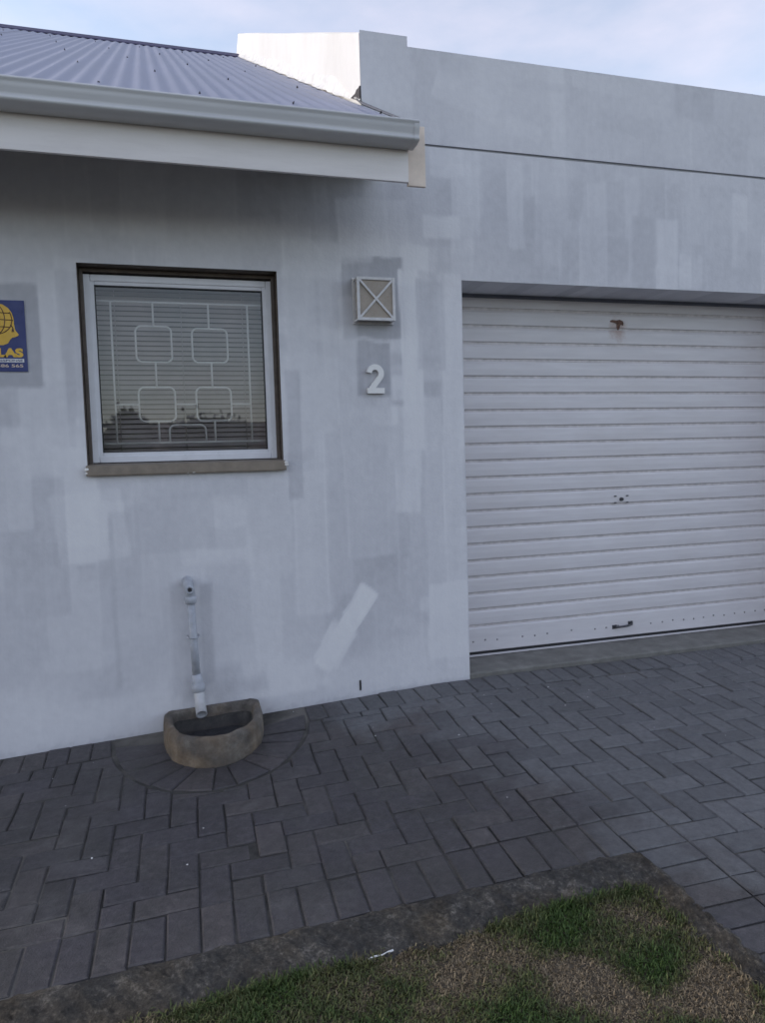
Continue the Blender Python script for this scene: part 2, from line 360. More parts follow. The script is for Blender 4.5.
# ------------------------------------------------------------------ kerb (rough concrete haunch along the paving edge)
def nz(x, y, s, seed):
    return (np.sin(x*s*1.7+seed)*np.cos(y*s*1.3+seed*2)+.6*np.sin(x*s*3.9+y*s*2.7+seed*3)+.4*np.sin(x*s*8.3-y*s*7.1+seed))/2
def kerb_y(x): return -1.775 - .032*(x-.4)            # paving side of the long kerb
def kerb_x(y): return 1.565 + 0*y
def make_kerb():
    secs = []                                         # each section: inner point, outer point
    for x in np.r_[np.arange(-7, -1, .08), np.arange(-1, KX-.02, .012)]: secs.append(((x, kerb_y(x)), (x, KY)))
    secs.append(((KX+.03, kerb_y(KX+.03)), (KX-.01, KY+.003))); secs.append(((KX+.072, kerb_y(1.55)-.01), (KX, KY)))
    secs.append(((1.565, -1.87), (KX, KY-.003)))
    for y in np.r_[np.arange(-1.962, -3, -.012), np.arange(-3, -8, -.08)]: secs.append(((kerb_x(y), y), (KX, y)))
    V = []; K = 17
    for (ax, ay), (bx, by) in secs:
        lx, ly = bx-ax, by-ay; L = math.hypot(lx, ly)
        for k in range(K):
            if k < 15:
                t = k/14; x = ax+lx*t; y = ay+ly*t
                wob = .024*nz(x, y, 9, 1.3)+.012*nz(x, y, 31, 4.)
                if k == 0: t0 = -.012-.02*max(0, nz(x, y, 14, 2.)); x += lx/L*t0; y += ly/L*t0
                wob *= t; x += lx/L*wob; y += ly/L*wob
                z = zg(x, y) + (.0035 if k == 0 else .006) - .030*t**1.8 + .006*nz(x, y, 22, .7) + .004*nz(x, y, 57, 2.2) + random.gauss(0, .0018)
                if k == 0: z = zg(x, y) - .004
            else:
                wob = .024*nz(bx, by, 9, 1.3)+.012*nz(bx, by, 31, 4.); e = (.006, .012)[k-15]
                x = bx+lx/L*(wob+e); y = by+ly/L*(wob+e); z = zg(x, y) - (.045, .15)[k-15]
            V.append((x, y, float(z)))
    Fc = [(i*K+k, i*K+k+1, (i+1)*K+k+1, (i+1)*K+k) for i in range(len(secs)-1) for k in range(K-1)]
    me = bpy.data.meshes.new('kerb'); me.from_pydata(V, [], Fc); me.update()
    me.polygons.foreach_set('use_smooth', [True]*len(me.polygons))
    return tag(link('kerb', me, M_kerb), kind='structure')
make_kerb()

# ------------------------------------------------------------------ paving
paving_me = lattice(np.r_[np.arange(-7, 1.5, .25), 1.535, np.arange(1.75, 7.01, .25)], np.r_[np.arange(-8, -1.9, .25), -1.80, np.arange(-1.75, .01, .25), .45], lambda x, y: zg(x, y)-.0075, 'paving')
bm = bmesh.new(); bm.from_mesh(paving_me)
dead = [f for f in bm.faces if f.calc_center_median().x < 1.53 and f.calc_center_median().y < -1.80]
bmesh.ops.delete(bm, geom=dead, context='FACES'); bm.to_mesh(paving_me); bm.free()
paving = tag(link('paving', paving_me, M_joint), kind='structure')

ROT = R(-2.0); OX, OY = 1.565, -1.585                 # pattern origin: inner corner of the edging course
cs, sn = math.cos(ROT), math.sin(ROT)
def uv2w(u, v): return (OX+u*cs-v*sn, OY+u*sn+v*cs)
def clip(poly, px, py, nx, ny):
    out = []
    for i, a in enumerate(poly):
        b = poly[(i+1) % len(poly)]; da = (a[0]-px)*nx+(a[1]-py)*ny; db = (b[0]-px)*nx+(b[1]-py)*ny
        if da >= 0: out.append(a)
        if (da >= 0) != (db >= 0):
            t = da/(da-db); out.append((a[0]+(b[0]-a[0])*t, a[1]+(b[1]-a[1])*t))
    return out
def parea(p): return .5*abs(sum(p[i][0]*p[(i+1) % len(p)][1]-p[(i+1) % len(p)][0]*p[i][1] for i in range(len(p))))
U = .108; J = .0028                                   # half brick module, half joint
ECX, ECY, EA, EB = .19, -.06, .50, .70                # ellipse cut out round the drain basin
def inset(poly, d):
    cx = sum(p[0] for p in poly)/len(poly); cy = sum(p[1] for p in poly)/len(poly); out = []
    n = len(poly)
    ar = sum(poly[i][0]*poly[(i+1) % n][1]-poly[(i+1) % n][0]*poly[i][1] for i in range(n)); sg = 1 if ar > 0 else -1
    for i in range(n):
        p0, p1, p2 = poly[i-1], poly[i], poly[(i+1) % n]
        def nrm(a, b):
            dx, dy = b[0]-a[0], b[1]-a[1]; L = math.hypot(dx, dy) or 1; return (-dy/L*sg, dx/L*sg)
        a = nrm(p0, p1); b = nrm(p1, p2); k = 1+a[0]*b[0]+a[1]*b[1]; k = max(k, .35)
        out.append((p1[0]+(a[0]+b[0])/k*d, p1[1]+(a[1]+b[1])/k*d))
    return out
polys = []                                            # (polygon, is_wedge)
def quad(u0, u1, v0, v1):
    j = lambda: random.uniform(-.0026, .0026)
    return [uv2w(u0+J+j(), v0+J+j()), uv2w(u1-J+j(), v0+J+j()), uv2w(u1-J+j(), v1-J+j()), uv2w(u0+J+j(), v1-J+j())]
WROW = .205                                           # course along the house wall
def field_ok(p):
    # keep below the wall course, outside the ellipse
    p = clip(p, 0, -WROW-.012, 0, -1) if max(a[1] for a in p) > -WROW-.012 else p
    return p
def cut_ellipse(p):
    if len(p) < 3: return p
    cx = sum(a[0] for a in p)/len(p); cy = sum(a[1] for a in p)/len(p)
    if all(((a[0]-ECX)/EA)**2+((a[1]-ECY)/EB)**2 > 1.0 for a in p): return p
    e = math.hypot((cx-ECX)/EA, (cy-ECY)/EB)
    if e < .86: return []
    th = math.atan2((cy-ECY)/EB, (cx-ECX)/EA); px, py = ECX+EA*math.cos(th)*1.005, ECY+EB*math.sin(th)*1.005
    nx, ny = math.cos(th)/EA, math.sin(th)/EB; L = math.hypot(nx, ny)
    return clip(p, px, py, nx/L, ny/L)
for i in range(-85, 60):
    for j in range(-62, 18):
        k = (i+j) % 4
        if k == 0: q4 = (i, i+2, j, j+1)              # long side across
        elif k == 2: q4 = (i, i+1, j, j+2)          # long side towards the house
        else: continue
        u0, u1, v0, v1 = [a*U for a in q4]
        p = quad(u0, u1, v0, v1)
        mx_ = sum(a[0] for a in p)/4; my_ = sum(a[1] for a in p)/4
        if mx_ < -7 or mx_ > 6.6 or my_ < -8.1 or my_ > 0.1: continue
        # cut to the field: above the edging course on the left, right of it below
        if u1 <= 2*U+.001 and v0 < -.001:
            if v1 <= .001: continue
            p = clip(p, *uv2w(0, J), -sn, cs)
        elif v0 < -.001 and u0 < 2*U-.001:
            p = clip(p, *uv2w(2*U+J, 0), cs, sn) if v1 <= .001 or True else p
        p = field_ok(p)
        if len(p) < 3: continue
        p = cut_ellipse(p)
        if len(p) < 3 or parea(p) < .0010: continue
        polys.append((p, False))
# edging course: soldiers along the long kerb, and along the short one
i = -1
for i in range(-78, 0):
    p = quad(i*U, (i+1)*U, -2*U, 0)
    if uv2w(i*U, 0)[0] > -7: polys.append((p, False))
for j in range(-58, 0): polys.append((quad(0, 2*U, (j)*U, (j+1)*U), False))
# soldier course along the wall and the door threshold
x = -7.0
while x < 6.5:
    w = U*random.uniform(.97, 1.03)
    if x > 1.72 and random.random() < .0: pass
    j = lambda: random.uniform(-.003, .003)
    p = [(x+J+j(), -WROW+j()), (x+w-J+j(), -WROW+j()), (x+w-J+j(), -.012), (x+J+j(), -.012)]
    p = cut_ellipse(p)
    if len(p) > 2 and parea(p) > .002: polys.append((p, False))
    x += w
# radial wedges round the basin
BCX, BA, BB, BCY = .196, .248, .375, -.15             # basin plan (straight sides then half ellipse)
angs = [R(a) for a in (-4, -21, -32, -50, -63, -82, -95, -116, -130, -149, -160, -177)]
for a0, a1 in zip(angs[:-1], angs[1:]):
    g = .008
    pts_o = [(ECX+(EA-.008)*math.cos(a)*random.uniform(.975, 1.0), ECY+(EB-.008)*math.sin(a)*random.uniform(.975, 1.0)) for a in (a0-g, (a0+a1)/2, a1+g)]
    pts_i = [(BCX+(BA-.01)*math.cos(a), -.14+(BB+.04)*math.sin(a)) for a in (a1+g*2, a0-g*2)]
    polys.append((pts_o+pts_i, True))

def prism(poly, h=.05, b=.006):
    """one paver about its own centre: chamfered top, sides"""
    n = len(poly); cx = sum(p[0] for p in poly)/n; cy = sum(p[1] for p in poly)/n
    lp = [(p[0]-cx, p[1]-cy) for p in poly]; top = inset(lp, b)
    V = [(x, y, 0.0) for x, y in top]+[(x, y, -b*.8) for x, y in lp]+[(x, y, -h) for x, y in lp]
    Fc = [tuple(range(n))]+[(i+n, (i+1) % n+n, (i+1) % n, i) for i in range(n)]+[(i+2*n, (i+1) % n+2*n, (i+1) % n+n, i+n) for i in range(n)]
    return V, Fc, cx, cy
def pixel(p):
    v = Vector(p)-CAM; d = v.dot(fw)
    if d < .1: return None
    return (383+v.dot(rt2)/d*740, 512-v.dot(up2)/d*740)
items = []
for poly, wedge in polys:
    V, Fc, cx, cy = prism(poly); z = float(zg(cx, cy))
    px = pixel((cx, cy, z)); inside = px is not None and -25 < px[0] < 790 and -25 < px[1] < 1045
    d = (Vector((cx, cy, z))-CAM).length
    size = parea(poly)*(CAM.z-z)/d**3 if inside else -1
    if wedge: size += 1
    items.append((size, V, Fc, cx, cy, z, wedge))
items.sort(key=lambda t: -t[0])
rest_V, rest_F = [], []
for idx, (size, V, Fc, cx, cy, z, wedge) in enumerate(items):
    gx = float(zg(cx+.05, cy)-zg(cx-.05, cy))/.1; gy = float(zg(cx, cy+.05)-zg(cx, cy-.05))/.1
    gx += random.gauss(0, .014); gy += random.gauss(0, .014); dz = random.gauss(0, .0018)
    if idx < 300 and size > 0:
        V2 = [(x, y, zz+gx*x+gy*y) for x, y, zz in V]
        me = bpy.data.meshes.new('paver'); me.from_pydata(V2, [], Fc); me.update()
        link('paver', me, M_ring if wedge else M_pav, paving, (cx, cy, z+dz))
    else:
        b0 = len(rest_V); rest_V += [(cx+x, cy+y, z+dz+zz+gx*x+gy*y) for x, y, zz in V]
        rest_F += [tuple(k+b0 for k in f) for f in Fc]
me = bpy.data.meshes.new('distant_pavers'); me.from_pydata(rest_V, [], rest_F); me.update()
tag(link('distant_pavers', me, M_pav, paving), kind='stuff')

# ------------------------------------------------------------------ house
house = empty('house', (1.7, 0, 0))
tag(house, 'white house with patchy fresh paint, corrugated roof and single garage', 'house')
house.matrix_world = Matrix.Translation((1.7, 0, 0))
INV = Matrix.Translation((-1.7, 0, 0))
def hpart(o, parent=house):
    """objects are modelled in world coordinates; keep them there under the house"""
    o.parent = parent
    o.matrix_parent_inverse = INV
    return o
def sub(name, parent, loc=(0, 0, 0)):
    """part that only gathers its own pieces"""
    o = empty(name, loc); return o
WX0, WX1, WT = -6.0, 4.95, .40
OPX0, OPX1, OPZ = 1.697, 4.21, 2.308                  # garage opening
WNX0, WNX1, WNZ0, WNZ1 = -.357, .635, 1.285, 2.312    # window recess
PX0, PX1, PZA, PZB = 1.133, 1.404, 3.611, 3.556       # raking parapet end and the garage parapet top
GRZ = 3.041                                           # groove

def axis(lo, hi, step, marks):
    a = set(np.round(np.arange(lo, hi, step), 4).tolist()) | {hi} | set(marks)
    a = sorted(a); out = [a[0]]
    for v in a[1:]:
        if v-out[-1] < step*.3:
            if v in marks: out[-1] = v
            continue
        out.append(v)
    return np.array(out)
xs = np.r_[np.arange(WX0, -1.2, .15), axis(-1.2, 4.6, .0115, [WNX0, WNX1, OPX0, OPX1, PX0, PX1]), 4.78, WX1]
zs = axis(-.40, PZA, .0125, [WNZ0, WNZ1, OPZ, PZB, GRZ-.007, GRZ+.007])
nx, nzz = len(xs), len(zs)
X, Z = np.meshgrid(xs, zs)                            # [z, x]
# --- paint coverage: roller strokes over a grey coat
def smooth_noise(sx, sz, seed):
    g = np.random.default_rng(seed); gx = (X-WX0)/sx; gz = (Z+1)/sz
    ix, iz = np.floor(gx).astype(int), np.floor(gz).astype(int); fx, fz = gx-ix, gz-iz
    fx = fx*fx*(3-2*fx); fz = fz*fz*(3-2*fz); T = g.random((iz.max()+2, ix.max()+2))
    return (T[iz, ix]*(1-fx)+T[iz, ix+1]*fx)*(1-fz)+(T[iz+1, ix]*(1-fx)+T[iz+1, ix+1]*fx)*fz
cov = .50+.16*(smooth_noise(.9, .9, 1)-.5)+.14*(smooth_noise(.3, .35, 2)-.5)
wobx = .012*(smooth_noise(.2, .25, 3)-.5)+.004*(smooth_noise(.03, .05, 4)-.5)
wobz = .018*(smooth_noise(.10, .25, 5)-.5)+.008*(smooth_noise(.03, .04, 6)-.5)
streak = smooth_noise(.018, .9, 8)
patch = .6*smooth_noise(.22, .30, 9)+.4*smooth_noise(.06, .10, 10)
def sstep(a, lo, hi): t = np.clip((a-lo)/(hi-lo), 0, 1); return t*t*(3-2*t)
def stroke(cx, cz, w, h, val, op, rot=0.0, ex=.006, ez=.014):
    global cov
    dx, dz = X+wobx-cx, Z+wobz-cz
    if rot: c, s = math.cos(rot), math.sin(rot); dx, dz = dx*c+dz*s, -dx*s+dz*c
    a = sstep(w/2-np.abs(dx), -ex, ex)*sstep(h/2-np.abs(dz), -ez, ez)*op*(.75+.4*streak)*(.45+.85*patch)
    a = np.clip(a, 0, 1); cov = cov*(1-a)+val*a
    rim = np.exp(-((w/2-np.abs(dx))/.008)**2)*sstep(h/2-np.abs(dz), -.01, .02)*(dx*math.sin(cx*37+cz*91) > 0)
    cov = cov+rim*.07*op*(.4+1.2*streak)
g2 = np.random.default_rng(5)
for k in range(210):
    w = g2.uniform(.14, .42); h = g2.uniform(.3, 1.1)
    stroke(g2.uniform(-1.4, 4.8), g2.uniform(-.1, 3.6), w, h, g2.choice([.38, .45, .50, .55, .61, .70], p=[.11, .2, .25, .22, .15, .07]), g2.uniform(.3, .8), g2.normal(0, .035), g2.uniform(.004, .02), g2.uniform(.008, .05))
for k in range(70):                                   # sideways cutting-in strokes
    stroke(g2.uniform(-1.2, 4.6), g2.uniform(0, 3.5), g2.uniform(.2, .5), g2.uniform(.05, .12), g2.choice([.42, .6, .7]), g2.uniform(.25, .6), g2.normal(0, .1))
def st(cx, cz, w, h, val, op, *a): stroke(cx, cz, w, h, val, min(1.5, op*1.45), *a)
def zbase(x): return zg(x, 0*x)
# lighter cutting-in along the ground and the door jamb
hgt = Z-zbase(X)
a = sstep(.30-hgt+wobz*2+.22*(smooth_noise(.35, 2., 21)-.5), -.05, .08)*.40*(.6+.7*smooth_noise(.16, .4, 22)); a *= X < OPX0+.01
cov = cov*(1-np.clip(a, 0, 1))+.72*np.clip(a, 0, 1)
st(1.625, 1.2, .13, 2.3, .68, .55); st(1.50, .9, .10, 1.5, .62, .5); st(1.57, .35, .24, .45, .74, .6)
# left of and below the window
st(-.42, 1.15, .20, .50, .72, .6); st(-.36, 1.00, .34, .36, .82, .6, .12); st(-.20, .80, .16, .55, .47, .45, -.04); st(-.26, .60, .03, .9, .40, .5)
st(-.55, 1.55, .22, .55, .64, .45); st(-.62, .9, .30, .7, .40, .45); st(-.75, 1.25, .25, .5, .66, .4); st(.12, 1.18, .85, .10, .48, .4)
st(.05, 1.0, .40, .30, .45, .4, .04); st(.55, .95, .22, .55, .62, .45); st(.78, .85, .20, .8, .66, .5); st(.93, 1.0, .14, .9, .52, .6)
st(.76, 1.95, .16, .8, .60, .5); st(.70, 1.45, .08, .7, .36, .5); st(.85, 2.33, .36, .10, .66, .5)
# round the lamp and the number: the old grey left bare, white brushed beside it
st(1.17, 2.19, .36, .44, .28, .85, 0, .008, .012); st(1.16, 1.77, .19, .36, .30, .8, 0, .008, .012)
st(1.385, 1.85, .12, 1.0, .76, .6, .02); st(1.02, 1.85, .09, .7, .62, .5); st(1.14, 1.54, .30, .10, .76, .75, .03, .01, .012)
st(1.44, 2.42, .20, .14, .74, .6); st(1.50, 2.05, .17, .5, .45, .5); st(1.30, 1.70, .08, .14, .70, .6); st(1.33, 1.30, .20, .6, .74, .55, -.05)
st(1.12, 1.2, .30, .9, .54, .7, .03); st(.92, 2.43, .50, .10, .64, .45)
# round the sign
st(-.66, 1.95, .25, .50, .30, .75, 0, .01, .012); st(-.50, 2.0, .08, .55, .64, .5)
# the bold diagonal dabs and the rest by the ground
st(.955, .36, .105, .52, .86, .85, -.62, .006, .012); st(.885, .27, .16, .24, .78, .6, -.55, .01, .02); st(1.03, .50, .10, .2, .86, .6, -.6)
st(1.12, .10, .6, .16, .66, .35, .03, .03, .04); st(.55, .10, .42, .15, .70, .4); st(-.30, .02, .7, .18, .64, .4); st(.21, .13, .34, .14, .40, .5, .15, .02, .04); st(.10, .68, .16, .16, .58, .7)
st(.05, .38, .10, .60, .46, .5); st(.19, .40, .07, .55, .32, .55); st(.36, .08, .30, .10, .38, .45, .2, .02, .04)
# garage lintel band and parapet
for k in range(40):
    st(g2.uniform(1.4, 4.4), g2.uniform(2.4, 2.95), g2.uniform(.08, .2), g2.uniform(.2, .6), g2.choice([.42, .52, .66]), g2.uniform(.3, .6))
st(1.58, 2.60, .22, .12, .74, .7); st(1.62, 2.95, .20, .16, .66, .6); st(1.75, 3.33, .40, .16, .64, .5, -.3); st(2.05, 2.75, .10, .5, .64, .5)
cov = np.where((Z > 2.95) & (X > 1.1), cov*.75+.52*.25, cov)
cov = cov - .10*sstep(.018-hgt+.05*(smooth_noise(.05, .05, 41)-.5)+.03*(smooth_noise(.015, .015, 42)-.5), 0, .02)*(X < OPX0)
cov = np.clip(.53+(cov-.52)*1.15+.05*(smooth_noise(.025, .025, 43)-.5), 0, 1)
# faces: leave out the openings, the sky above the parapet and what the eaves cover
XC, ZC = (xs[1:]+xs[:-1])/2, (zs[1:]+zs[:-1])/2
keep = np.ones((nzz-1, nx-1), bool)
xc, zc = np.meshgrid(XC, ZC)
keep &= ~((xc > OPX0) & (xc < OPX1) & (zc < OPZ)); keep &= ~((xc > WNX0) & (xc < WNX1) & (zc > WNZ0) & (zc < WNZ1))
keep &= ~((xc > PX1) & (zc > PZB)); keep &= ~((xc < PX0) & (zc > 3.20))
groove = (np.abs(zc-GRZ) < .0069) & (xc > PX0)
keep &= ~groove
I = np.arange(nx*nzz).reshape(nzz, nx)
Fq = np.stack([I[:-1, :-1], I[:-1, 1:], I[1:, 1:], I[1:, :-1]], -1)[keep]
hump = .0022*(smooth_noise(.5, .5, 31)-.5)*2+.0008*(smooth_noise(.12, .12, 32)-.5)
edge = np.zeros_like(X)
V = np.stack([X, hump*0+edge+hump, Z], -1).reshape(-1, 3)
V = V.tolist(); Fl = Fq.tolist(); C = cov.ravel().tolist()
def addq(pts, c=.5):
    b = len(V); V.extend([list(p) for p in pts]); C.extend([c]*len(pts)); Fl.append(list(range(b, b+len(pts))))
# groove bottom, opening reveals, tops and outer ends of the wall
g0, g1 = GRZ-.007, GRZ+.007
addq([(PX0, .012, g0), (WX1, .012, g0), (WX1, .012, g1), (PX0, .012, g1)], .15)
addq([(PX0, 0, g0), (WX1, 0, g0), (WX1, .012, g0), (PX0, .012, g0)], .3); addq([(PX0, .012, g1), (WX1, .012, g1), (WX1, 0, g1), (PX0, 0, g1)], .2)
nseg = 30
for k in range(nseg):
    xa = OPX0+(OPX1-OPX0)*k/nseg; xb = OPX0+(OPX1-OPX0)*(k+1)/nseg; c = .35+.2*random.random()
    addq([(xa, WT, OPZ), (xb, WT, OPZ), (xb, 0, OPZ), (xa, 0, OPZ)], c)
addq([(OPX0, 0, -.4), (OPX0, WT, -.4), (OPX0, WT, OPZ), (OPX0, 0, OPZ)], .6); addq([(OPX1, WT, -.4), (OPX1, 0, -.4), (OPX1, 0, OPZ), (OPX1, WT, OPZ)], .6)
addq([(PX1, 0, PZB), (WX1, 0, PZB), (WX1, WT, PZB), (PX1, WT, PZB)], .5); addq([(PX1, 0, PZB), (PX1, .06, PZB), (PX1, .06, PZA+.03), (PX1, 0, PZA)], .5)
addq([(WX1, 0, -.4), (WX1, WT, -.4), (WX1, WT, PZB), (WX1, 0, PZB)], .5)
addq([(WX1, WT, -.4), (OPX1, WT, -.4), (OPX1, WT, PZB), (WX1, WT, PZB)], .5)
addq([(OPX0, WT, -.4), (WX0, WT, -.4), (WX0, WT, WNZ0), (OPX0, WT, WNZ0)], .5)
me = bpy.data.meshes.new('wall'); me.from_pydata(V, [], Fl); me.update()
at = me.attributes.new('paint', 'FLOAT', 'POINT'); at.data.foreach_set('value', C)
wall = hpart(link('wall', me, M_wall)); wall['label'] = 'front wall with grey and white roller marks'
# window reveal lining (painted brown)
bm = bmesh.new()
for a in ([(WNX0, 0, WNZ0), (WNX0, .2, WNZ0), (WNX0, .2, WNZ1), (WNX0, 0, WNZ1)], [(WNX1, .2, WNZ0), (WNX1, 0, WNZ0), (WNX1, 0, WNZ1), (WNX1, .2, WNZ1)],
          [(WNX0, .2, WNZ1), (WNX1, .2, WNZ1), (WNX1, 0, WNZ1), (WNX0, 0, WNZ1)], [(WNX0, 0, WNZ0), (WNX1, 0, WNZ0), (WNX1, .2, WNZ0), (WNX0, .2, WNZ0)]):
    bm.faces.new([bm.verts.new(p) for p in a])
hpart(link('window_reveal', bm_mesh(bm, 'window_reveal', recalc=False), M_brown))

# other walls of the house: left end, back, garage side (plain shells)
bm = bmesh.new()
bm.free()
for bb in ((WX0, WX0+.2, WT+.002, 10.6, -.4, 3.2), (WX0+.202, PX0-.002, 10.4, 10.6, -.4, 3.2), (WX1-.25, WX1-.002, WT+.002, 6.0, -.4, PZB-.004), (PX1, WX1-.252, 5.8, 6.0, -.4, PZB-.004)): hpart(boxo('outer_wall', M_par, None, *bb))
hpart(boxo('garage_roof_slab', M_thr, None, PX1+.002, WX1-.254, WT+.004, 5.79, 3.02, 3.14))
# gable triangle at the left end
bm = bmesh.new(); f = bm.faces.new([bm.verts.new(p) for p in ((WX0+.1, .2, 3.2), (WX0+.1, 10.5, 3.2), (WX0+.1, 5.3, 6.05))]); hpart(link('gable', bm_mesh(bm, 'gable'), M_par))

# raking parapet between house roof and garage
RS = .5365
bm = bmesh.new()
n = 40; L = []
for i in range(n+1):
    y = .012 + (5.36-.012)*i/n; zt = PZA + RS*y - .012 + .002*math.sin(y*2)
    L.append((bm.verts.new((PX0, y, 2.9+.5*y)), bm.verts.new((PX0, y, zt-.008)), bm.verts.new((PX0+.012, y, zt)), bm.verts.new((PX1-.01, y, zt)), bm.verts.new((PX1, y, zt-.01)), bm.verts.new((PX1, y, 2.9))))
for i in range(n):
    for k in range(5): bm.faces.new((L[i][k], L[i+1][k], L[i+1][k+1], L[i][k+1]))
bm.faces.new(L[-1]); bm.faces.new(L[0][::-1])
hpart(link('parapet', bm_mesh(bm, 'parapet'), M_par))
# rest of the dividing wall beyond the ridge
bm = bmesh.new(); f = [bm.verts.new(p) for p in ((PX0, 5.37, 3), (PX1, 5.37, 3), (PX1, 5.37, 6.47), (PX0, 5.37, 6.47), (PX0, 10.5, 3), (PX1, 10.5, 3), (PX1, 10.5, 3.7), (PX0, 10.5, 3.7))]
for a in ((0, 1, 2, 3), (4, 7, 6, 5), (0, 3, 7, 4), (1, 5, 6, 2), (3, 2, 6, 7)): bm.faces.new([f[k] for k in a])
hpart(link('rear_parapet', bm_mesh(bm, 'rear_parapet'), M_par))

# --- corrugated roof
roof = hpart(empty('roof'))
RSL, RZ0, RIDGE = .556, 3.216, 5.30
PIT, AMP = .0855, .0052
def rz(y): return RZ0+RSL*y
def roof_sheet(x0, nr, y0, y1, lift, right=None, back=False):
    seg = 10; cols = []
    N = nr*seg
    bm = bmesh.new()
    nys = 8; jit = [random.uniform(-.0015, .0015) for _ in range(nys+1)]
    for i in range(N+1):
        x = x0+PIT*i/seg
        if right is not None and x > right+1e-6: break
        w = AMP*math.cos(2*math.pi*i/seg)
        col = []
        for k in range(nys+1):
            y = y0+(y1-y0)*k/nys; b = rz(y) if not back else rz(2*RIDGE-y)
            col.append(bm.verts.new((x, y, b+w+lift+jit[k]*math.sin(i*.07))))
        cols.append(col)
    for a, b in zip(cols[:-1], cols[1:]):
        for k in range(nys): bm.faces.new((a[k], b[k], b[k+1], a[k+1]))
    return bm_mesh(bm, 'roof_sheet', True)
EAVE_Y = -.692
x = 1.10-PIT*9*9; i = 0
while x < 1.0:
    right = 1.131 if x+PIT*9 > 1.05 else None
    o = hpart(link('roof_sheet', roof_sheet(x, 9, EAVE_Y+random.uniform(-.006, .006), RIDGE-.02, .0018*(i % 2), right), M_roof)); hpart(o, roof)
    o.matrix_parent_inverse = Matrix.Identity(4)
    x += PIT*9; i += 1
# the strip of sheet that runs on past the parapet, over the eave end
o = link('roof_sheet', roof_sheet(1.10, 2, EAVE_Y, -.012, .0, 1.15), M_roof); o.parent = roof; o.matrix_parent_inverse = Matrix.Identity(4)
o = link('rear_sheet', roof_sheet(1.10-PIT*81, 81, RIDGE+.02, 10.7, 0, None, True), M_roof); o.parent = roof
# sub-parts of the roof keep world coordinates because the roof empty itself sits at the origin of the house frame
bm = bmesh.new()
for (ya, yb, za, zb_) in ((RIDGE-.16, RIDGE, rz(RIDGE-.16)+.022, rz(RIDGE)+.045), (RIDGE, RIDGE+.16, rz(RIDGE)+.045, rz(RIDGE-.16)+.022)):
    pass
prof = [(RIDGE-.10, rz(RIDGE-.10)+.004), (RIDGE-.098, rz(RIDGE-.10)+.016), (RIDGE-.02, rz(RIDGE)+.03), (RIDGE, rz(RIDGE)+.04), (RIDGE+.02, rz(RIDGE)+.03), (RIDGE+.098, rz(RIDGE-.10)+.016), (RIDGE+.10, rz(RIDGE-.10)+.004)]
bm.free(); o = link('ridge_cap', bm_mesh(extrude_profile(prof, -6.1, 1.128), 'ridge_cap'), M_ridge); o.parent = roof
bm = bmesh.new()
for row, y in enumerate((-.45, .75, 1.95, 3.15, 4.35)):
    for k in range(-80, 1):
        if (k+row*2) % 5: continue
        xx = 1.10+PIT*k
        if xx < -6: continue
        r = bmesh.ops.create_cone(bm, cap_ends=True, segments=7, radius1=.0055, radius2=.003, depth=.006)
        for v in r['verts']: v.co += Vector((xx, y+random.uniform(-.02, .02), rz(y)+AMP+.004))
sc = link('roof_screws', bm_mesh(bm, 'roof_screws'), M_steel); sc.parent = roof; sc['kind'] = 'stuff'

# lumpy waterproofing along the roof / parapet junction, and the torn corner
bm = bmesh.new(); n = 150; rows = []
for i in range(n+1):
    y = .15+(5.2-.15)*i/n; z = rz(y); tp = min(1, .12+(y-.15)/.5)
    a = .055+.012*math.sin(y*3.1)+.006*math.sin(y*11+1)+.003*random.random(); b = .035+.012*math.sin(y*13+2)+.012*math.sin(y*31)
    a *= tp; b *= tp
    rows.append([bm.verts.new(p) for p in ((PX0-b, y, z+.012), (PX0-b*.7, y, z+.012+.014*tp), (PX0-.013*tp, y, z+.012+.02*tp+.3*a), (PX0-.010*tp, y, z+.8*a+.012+.018*tp), (PX0+.002, y, z+a+.012+.033*tp))])
for A, B in zip(rows[:-1], rows[1:]):
    for k in range(4): bm.faces.new((A[k], B[k], B[k+1], A[k+1]))
hpart(link('flashing_seal', bm_mesh(bm, 'flashing_seal', True), M_lump))
bm = bmesh.new()
pts = [(.004, rz(0)+.035), (.004, rz(0)+.105), (.03, rz(.03)+.088), (.07, rz(.07)+.075), (.10, rz(.10)+.052), (.15, rz(.15)+.035), (.20, rz(.2)+.018), (.10, rz(.10)+.022)]
a = [bm.verts.new((PX0-.008, y, z)) for y, z in pts]; b = [bm.verts.new((PX0+.01, y, z)) for y, z in pts]
bm.faces.new(a); bm.faces.new(b[::-1])
for k in range(len(pts)): bm.faces.new((a[k], a[k-1], b[k-1], b[k]))
o = hpart(link('torn_flashing', bm_mesh(bm, 'torn_flashing'), simple('torn_felt', (.07, .062, .065), .9, .4, 40))); o['label'] = 'dark torn gap at the corner of roof and parapet'
bm = bmesh.new()
for k in range(16):
    y = .01+.17*k/26; r = bmesh.ops.create_icosphere(bm, subdivisions=1, radius=random.uniform(.004, .009))
    for v in r['verts']: v.co = Vector((PX0-.006+v.co.x*.6, y+v.co.y, rz(y)+.022+random.uniform(0, .012)+v.co.z*.8))
hpart(link('broken_mortar', bm_mesh(bm, 'broken_mortar', True), M_lump))
bm = bmesh.new(); tube(bm, [(1.122, .05, rz(.05)+.026), (1.135, -.02, rz(-.02)+.012), (1.150, -.30, rz(-.30)+.006), (1.150, -.66, rz(-.66)+.004)], [.005, .008, .007, .006], 6)
hpart(link('verge_shadow_edge', bm_mesh(bm, 'verge_shadow_edge'), M_steel))  # dark tube drawing the roof edge and its shadow gap to the wall

